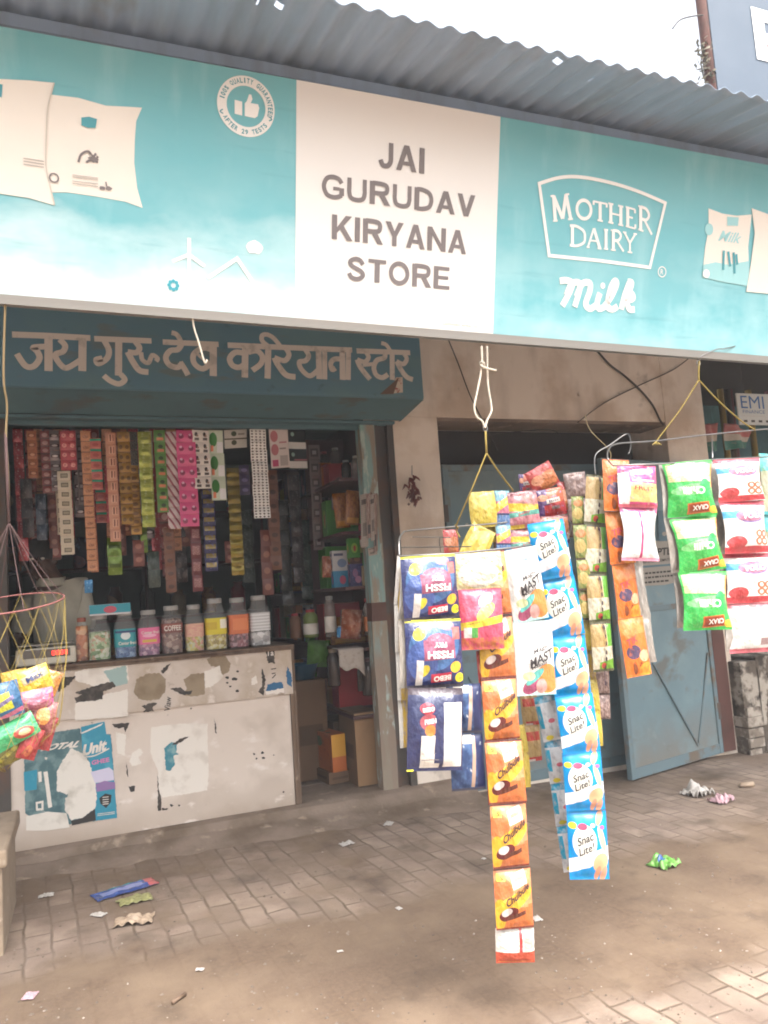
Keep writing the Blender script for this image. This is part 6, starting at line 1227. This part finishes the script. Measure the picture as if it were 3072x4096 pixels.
# ---------------------------------------------------------------- wire racks and cords
def rackpts(pts): return [P(x,y,Y) for x,y,Y in pts]
def rsmooth(p,n=5):
    out=[]
    for i in range(len(p)-1):
        a=p[max(i-1,0)];b=p[i];c=p[i+1];d=p[min(i+2,len(p)-1)]
        for k in range(n):
            t=k/n; out.append(.5*((2*b)+(c-a)*t+(2*a-5*b+4*c-d)*t*t+(3*b-a-3*c+d)*t**3))
    return out+[p[-1]]
RK=thing('wire_rack','steel wire rack slung on yellow cord in the middle, loaded with snack strips','wire rack',P(1940,2180,-2.3))
w=MB()
w.tube(rsmooth(rackpts([(1598,2225,YF+.02),(1597,2160,-2.40),(1612,2132,-2.32),(1640,2122,-2.2),(1825,2106,-2.14),(2000,2092,-2.12),(2160,2068,-2.10),(2250,2066,-2.10),(2282,2095,-2.14),(2280,2130,-2.22),(2262,2165,YF+.02)])),.0032,6)
w.tube(rackpts([(1598,2225,YF+.02),(1800,2216,YF+.02),(2000,2196,YF+.02),(2262,2165,YF+.02)]),.0032,6)
w.build('wire_frame',MATS['wire_steel'],RK,smooth=True)
w=MB(); 
for a_,b_ in (((1598,2190,-2.42),(1885,2186,-2.30)),((1650,2148,-2.2),(1800,2150,-2.2))): w.tube(rackpts([a_,b_]),.002,5)
w.tube(rsmooth(rackpts([(1760,2148,-2.2),(1758,2170,-2.2),(1764,2210,-2.2)])),.002,5)
w.build('cross_wire',MATS['wire_dark'],RK)
HC=RK
kn=P(1940,1712,-2.3); sp_=P(1946,1812,-2.3)
w=MB(); w.tube(rsmooth([P(1926,1385,-2.3),P(1928,1440,-2.3),P(1922,1500,-2.3),P(1908,1570,-2.3),P(1897,1630,-2.3),P(1908,1668,-2.3),P(1928,1684,-2.3),kn]),.0042,6); w.tube(rsmooth([P(1948,1385,-2.3),P(1949,1450,-2.29),P(1952,1540,-2.29),P(1965,1620,-2.29),P(1964,1650,-2.3),P(1948,1682,-2.3),kn]),.0042,6)
w.tube(rsmooth([P(1922,1458,-2.305),P(1932,1468,-2.312),P(1955,1475,-2.31),P(1985,1482,-2.31)]),.0045,6); w.tube(rsmooth([P(1920,1452,-2.29),P(1934,1450,-2.315),P(1936,1470,-2.30),P(1922,1470,-2.29)]),.005,6)
w.build('white_loop',MATS['nylon'],HC,smooth=True)
w=MB(); rc_=P(1942,1712,-2.3); w.tube([rc_+V((.009*math.cos(k*PI/8),.002,.0105*math.sin(k*PI/8))) for k in range(16)],.0017,6,0,True); w.build('ring',MATS['wire_steel'],HC,smooth=True)
w=MB(); w.tube([P(1942,1724,-2.3),sp_],.0038,6); w.tube(rsmooth([sp_,P(1890,1950,-2.28),P(1832,2084,-2.2),P(1826,2108,-2.16)]),.0028,6); w.tube(rsmooth([sp_,P(1990,1880,-2.25),P(2052,1962,-2.15)]),.0034,6)
w.tube(rsmooth([P(1820,2100,-2.17),P(1832,2112,-2.18),P(1824,2120,-2.15),P(1840,2150,-2.16)]),.003,5)
w.build('yellow_cord',MATS['yellow_cord'],HC,smooth=True)
RK2=thing('wire_rack','steel wire rack hung at the right edge, loaded with green and white packet strips','wire rack',P(2750,1850,-2.3))
w=MB(); w.tube(rsmooth(rackpts([(2452,1862,YF+.06),(2432,1838,-2.42),(2434,1800,-2.34),(2470,1775,-2.28),(2620,1764,-2.25),(2800,1742,-2.22),(3000,1722,-2.2),(3180,1706,-2.18)])),.0034,6)
w.tube(rackpts([(2452,1862,YF+.02),(2640,1856,YF+.02),(2860,1838,YF+.02),(3180,1822,YF+.02)]),.0032,6)
w.build('wire_frame',MATS['wire_steel'],RK2,smooth=True)
w=MB(); w.tube(rsmooth(rackpts([(2382,1905,-2.2),(2382,1820,-2.2),(2440,1780,-2.2),(2500,1738,-2.2),(2518,1745,-2.22),(2523,1785,-2.26),(2515,1815,-2.3)])),.0026,6); w.build('loop_wire',MATS['wire_steel'],RK2,smooth=True); w=MB(); w.tube(rackpts([(2848,1756,-2.24),(2850,1832,YF+.03)]),.003,6); w.build('cross_wire',MATS['wire_steel'],RK2,smooth=True)
HC2=RK2
w=MB(); q0=P(2795,1520,-2.3); w.tube(rsmooth([P(2797,1445,-2.3),P(2795,1480,-2.3),q0]),.0036,6); w.tube(rsmooth([q0,P(2720,1640,-2.28),P(2640,1745,-2.25),P(2624,1766,-2.25)]),.0028,6); w.tube(rsmooth([q0,P(2870,1600,-2.27),P(2960,1680,-2.22),P(3020,1720,-2.2)]),.0036,6)
for k in range(5): w.tube([P(2624,1766,-2.25),P(2610+k*9,1780-3*(k%2),-2.27)],.0022,5)
w.build('yellow_cord',MATS['yellow_cord'],HC2,smooth=True)
w=MB(); w.tube(rsmooth([P(2940,1385,-2.31),P(2895,1395,-2.32),P(2865,1398,-2.32),P(2806,1425,-2.31),P(2798,1440,-2.3)]),.0024,6); c_=P(2794,1452,-2.3); w.tube([c_+V((.009*math.cos(k*PI/8),0,.01*math.sin(k*PI/8))) for k in range(16)],.0018,6,0,True); w.build('hook',MATS['wire_steel'],HC2,smooth=True)
tag(MB().tube(rsmooth([P(2390,2040,-2.2),P(2425,1960,-2.2),P(2440,1850,-2.2),P(2436,1800,-2.2),P(2360,1720,-2.15),P(2340,1660,-2.12)]),.0018,5).build('thin_cord',MATS['jute'],smooth=True),'thin frayed cord rising from the cream and green strip','cord')
cable('short whitish cord curling down from the sign over the Hindi letters',[(770,1262,-2.3),(776,1310,-2.29),(795,1370,-2.29),(815,1440,-2.29),(822,1452,-2.285),(828,1440,-2.28)],.0032,'nylon','cord','cord')
# ---------------------------------------------------------------- net basket with snack bags at the left edge
NX=P(45,2420,-2.12); NR=.148
NT_=thing('net_basket','yellow string net with a pink hoop hanging at the left edge, full of snack bags','net',(NX.x,NX.y,.85))
def hoop(a): return V((NX.x+NR*math.cos(a),NX.y+NR*math.sin(a),NX.z+.004+.028*math.sin(a)+.012*math.cos(a)))
w=MB(); w.tube([hoop(k*PI/24) for k in range(48)],.0024,6,0,True); w.build('hoop',MATS['pink_cord'],NT_,smooth=True)
w=MB(); hub=P(36,2090,-2.14); w.tube(rsmooth([P(22,1180,-2.3),P(14,1500,-2.24),P(28,1620,-2.2),P(24,1740,-2.17),P(32,1900,-2.15),hub]),.0035,6,1)
for k in range(8): a=k*PI/4+.3; w.tube(rsmooth([hub,hub.lerp(hoop(a),.5)+V((0,0,-.01)),hoop(a)]),.0013,5)
w.tube([P(22,1730,-2.17),hub],.0045,6); w.build('sling',[MATS['sling_cord'],MATS['jute']],NT_,smooth=True)
def netp(a,v):
    r=NR*(1-.12*v+.10*math.sin(v*PI)) if v<.85 else NR*.93*(1-v)/.15+.01
    h=hoop(a); return V((NX.x-.02*v+r*math.cos(a)+.006*noise.noise((a*2,v*4,0)),NX.y+r*math.sin(a)*.9,h.z-(.46*v)))
w=MB()
for k in range(13):
    for sg in (-1,1): w.tube([netp(k*2*PI/13+sg*v/12*1.25,v/12) for v in range(13)],.0008,4,0,cap=False)
for k in range(3): w.tube([netp(.02+k*.05+.02*math.sin(v),v/12) for v in range(13)],.0014,4,0,cap=False)
w.build('netting',MATS['yellow_cord'],NT_)
mat('bg_yellow','#c4a23c',[(('n',4,.56,.1),'#a8862c')],**foil); mat('bg_max','#cfae3a',[(('r',.1,.52,.95,.8,.15),'#c4b490'),(('n',4,.6,.06),'#d9c470')],**foil); mat('bg_blue','#2f5f86',[(('r',0,.2,.7,.7,.1),'#c2c23c'),(('r',0,.38,.8,.5,.3),'#7a6f90'),(('r',0,.0,1,.12,.2),'#b8647c')],**foil); mat('bg_pink','#b86a80',[(('r',.78,.1,1,1),'#c45a90'),(('n',4,.55,.1),'#cf9aa8')],**foil)
mat('bg_green','#3a9a60',[(('n',4,.58,.1),'#5fb07c'),(('e',.7,.3,.2,.24,.5),'#b04a3c'),(('e',.72,.3,.12,.14,.5),'#c9a57c')],**foil); mat('bg_red','#b04444',[(('e',.5,.3,.2,.2),'#c9704c'),(('n',5,.56,.1),'#8f2f34')],**foil); mat('bg_brown','#8c4a48',[(('e',.68,.55,.18,.3,.1),'#d08c4c'),(('n',4,.6,.08),'#a56a68')],**foil); mat('bg_olive','#7c7434',[(('r',0,.3,1,.45,.4),'#b5ae4a'),(('n',5,.55,.1),'#5a5a34')],**foil); mat('bg_orange','#c4883c',[(('n',4,.55,.1),'#a8683a')],**foil)
bags=[('yellow snack bag poking its corner out of the net, highest on the left','bg_yellow',(62,2735),78,95,.15,.3),('yellow bag with dark letters, highest on the right of the net','bg_max',(140,2722),100,92,.28,0),('small orange yellow bag at the right shoulder of the net','bg_orange',(200,2730),62,80,-.35,.2),
('blue bag with yellow panels in the left of the net','bg_blue',(22,2800),96,120,.2,-.25),('pink bag with a magenta edge in the middle of the net','bg_pink',(140,2800),115,72,.08,-.1),('dark red bag with an orange flame below the pink bag','bg_brown',(150,2868),120,100,-.12,-.05),
('green bag with a red emblem at the lower left of the net','bg_green',(55,2930),150,80,.42,-.2),('bright red bag tail pointing down at the bottom of the net','bg_red',(120,2975),62,105,-.35,-.15),('olive bag at the very bottom left of the net','bg_olive',(25,3005),110,90,.35,-.1),('salmon red bag bulging at the lower right of the net','bg_red',(172,2930),70,110,-.3,.1)]
for i,(l,m,c_,wp,hp,ang,dy) in enumerate(bags):
    Y=-2.14+dy*.35; c=P(c_[0],c_[1],Y); s_=(P(c_[0]+50,c_[1],Y)-P(c_[0]-50,c_[1],Y)).x/100
    me=pack_mesh('snack_bag',[MATS[m],MATS[m]]+([MATS['tx_navy']] if m in('bg_max','bg_blue') else []),1,1,.22,12,14,[('Max',.5,.66,.55,.2,.15,2,.9,.03)] if m=='bg_max' else (),.06,40+i,.7)
    o=bpy.data.objects.new('snack_bag',me); COL.objects.link(o); wd,hh=wp*s_*1.32,hp*s_*1.3
    R=Matrix.Rotation(-ang,4,'Y'); o.matrix_world=Matrix.Translation(c)@Matrix.Rotation(.25*math.sin(i*2.1),4,'Z')@R@Matrix.Rotation(.2*math.cos(i*1.7),4,'X')@Matrix.Translation((0,0,hh/2))@Matrix.Diagonal((wd,max(wd,hh)*.75,hh,1)); tag(o,l,'snack bag','snack bags in the net basket')
# ---------------------------------------------------------------- litter on the ground
mat('wr_blue','#2a3f78',[(('r',.12,.3,.8,.72,.05),'#7c84b0'),(('n',7,.6,.05),'#4a62a5'),(('r',.0,.9,1,1),'#2f8f9a'),(('r',.85,0,1,1),'#b05a5a')],rough=.2,spec=.6); mat('wr_green','#5a9a3c',[(('n',4,.52,.1),'#8ab06a'),(('e',.4,.5,.16,.14),'#3a5f9a')],rough=.3); mat('wr_white','#b8b2ac',[(('n',5,.56,.1),'#9a948c')],rough=.4); mat('wr_pink','#b59098',[(('n',5,.56,.1),'#c4aab0')],rough=.4); mat('wr_olive','#8c8a5c',[(('n',5,.56,.1),'#6f6f48')],rough=.4); mat('wr_tan','#a5917c',[(('n',5,.56,.1),'#8a7664')],rough=.6)
def litter(name,label,px,py,wpx,hpx,m,ang=0,crumple=.4,seed=1,cat='litter',words=()):
    c=G(px,py); s_=(G(px+30,py)-G(px-30,py)).length/60; L=wpx*s_; D=min(.55*(G(px,py-hpx/2)-G(px,py+hpx/2)).length,L*.9); D=max(D,L*(.62 if crumple>.2 else .34))
    def f(u,v):
        x=(u-.5)*L; y=(v-.5)*D; ca,sa=math.cos(ang),math.sin(ang); k=1-(.25 if crumple>.2 else .04)*noise.noise((u*3+seed,v*3,1)); x,y=(x*ca-y*sa)*k,(x*sa+y*ca)*k
        z=.004+abs(noise.noise((u*4+seed,v*4,seed)))*crumple*min(L,D)*.75+crumple*min(L,D)*.3*max(0,1-4*((u-.5)**2+(v-.5)**2))
        return V((c.x+x,c.y+y,c.z+.003+z))
    w=MB(); w.grid(f,22,22)
    for body,u0,u1,v0,v1 in words: put_text(w,body,lambda x,y:f(u0+(u1-u0)*x,v0+(v1-v0)*y)+V((0,0,.004)),1,.03)
    o=w.build(name,[MATS[m],MATS['tx_white']],smooth=True); o.modifiers.new('t','SOLIDIFY').thickness=.0012; return tag(o,label,cat)
litter('wrapper','blue foil snack wrapper with pale letters lying at the left of the paving',500,3562,235,60,'wr_blue',.30,.10,2)
litter('plastic_bag','crumpled olive plastic scrap beside the blue wrapper',540,3606,120,44,'wr_olive',.1,.3,3); litter('plastic_bag','crumpled pale brown plastic bag below the blue wrapper',535,3690,140,50,'wr_tan',-.2,.36,4)
litter('wrapper','crumpled bright green wrapper with a blue patch on the right of the paving',2655,3462,110,100,'wr_green',.3,.5,5)
litter('plastic_bag','crumpled white plastic bag near the metal doors',2790,3180,105,80,'wr_white',.1,.7,6); litter('plastic_bag','crumpled pink plastic scrap beside the white plastic bag',2885,3208,85,50,'wr_pink',.2,.6,7)
for i,(x,y,w_,h_,l) in enumerate(((185,3588,52,22,'white paper scrap nearest the cement bench on the apron'),(1388,3380,56,22,'white paper scrap below the shop doorway'),(1798,3232,42,32,'small crumpled white scrap under the navy packets'),(1555,3300,45,18,'folded white scrap left of the small crumpled scrap'),(120,3992,52,70,'crumpled pale paper at the lower left of the dirt'),(2148,3682,46,26,'white triangular scrap beside the lowest orange packet'),(1596,3640,28,16,'tiny white scrap left of the orange packets'),(1935,3440,16,14,'tiny white fleck between the orange strip and the doorway'),(395,3665,55,22,'greenish plastic shred left of the brown plastic bag'),(800,3885,32,14,'pale straw shred on the dirt in the middle'),(1360,3812,22,12,'pale shred right of the straw shred'))):
    litter('paper_scrap',l,x,y,w_,h_,'wr_white' if i!=4 else 'wr_pink',.3*i,.35,10+i)
a=G(2960,3152); b=G(3015,3148); tag(MB().tube([a+V((0,0,.018)),b+V((0,0,.018))],[.014,.017],8).build('stick',MATS['wr_tan'],smooth=True),'short pale stick lying near the low wall','stick')
a=G(690,4020); b=G(740,3985); tag(MB().tube([a+V((0,0,.008)),b+V((0,0,.008))],[.007,.008],6).build('stick',MATS['worn_wood'],smooth=True),'short dark twig on the dirt at the bottom','stick')
rr=random.Random(5); w=MB()
for k in range(1500):
    c=G(rr.uniform(-100,3200),rr.uniform(3250,4150)); r=.0025+.006*rr.random()**3
    if c.y>-.5 and c.x<2.1: continue
    q=[c+V((rr.uniform(.7,1.3)*r*a,rr.uniform(.7,1.3)*r*b,rr.uniform(.4,.9)*r*d_)) for a,b,d_ in ((1,0,0),(-1,0,0),(0,1,0),(0,-1,0),(0,0,1),(0,0,-1))]
    w.add(q,[(0,2,4),(2,1,4),(1,3,4),(3,0,4),(2,0,5),(1,2,5),(3,1,5),(0,3,5)])
mat('grit','#7d6f62',[(('n',30,.5,.1),'#5a4e44'),(('n',22,.62,.03),'#a89c90')],rough=.95,coord='POS')
tag(w.build('grit',MATS['grit']),'loose grit and small stones scattered over the paving','grit',kind='stuff')
# added scattering volume standing in for lens veil; lifts the dark tones
hz=MB().box((-36,-36,-2.2),(38,34,6.6)).build('veil_volume',[]); hz['kind']='stuff'; hz.display_type='WIRE'
hm_=bpy.data.materials.new('lens_veil'); hm_.use_nodes=True; ht_=hm_.node_tree; [ht_.nodes.remove(n) for n in list(ht_.nodes) if n.type!='OUTPUT_MATERIAL']
pv=ht_.nodes.new('ShaderNodeVolumePrincipled'); pv.inputs['Density'].default_value=.0056; pv.inputs['Color'].default_value=(.9,.92,.95,1)
ht_.links.new(pv.outputs[0],[n for n in ht_.nodes if n.type=='OUTPUT_MATERIAL'][0].inputs['Volume']); hz.data.materials.append(hm_)
bpy.context.view_layer.update()
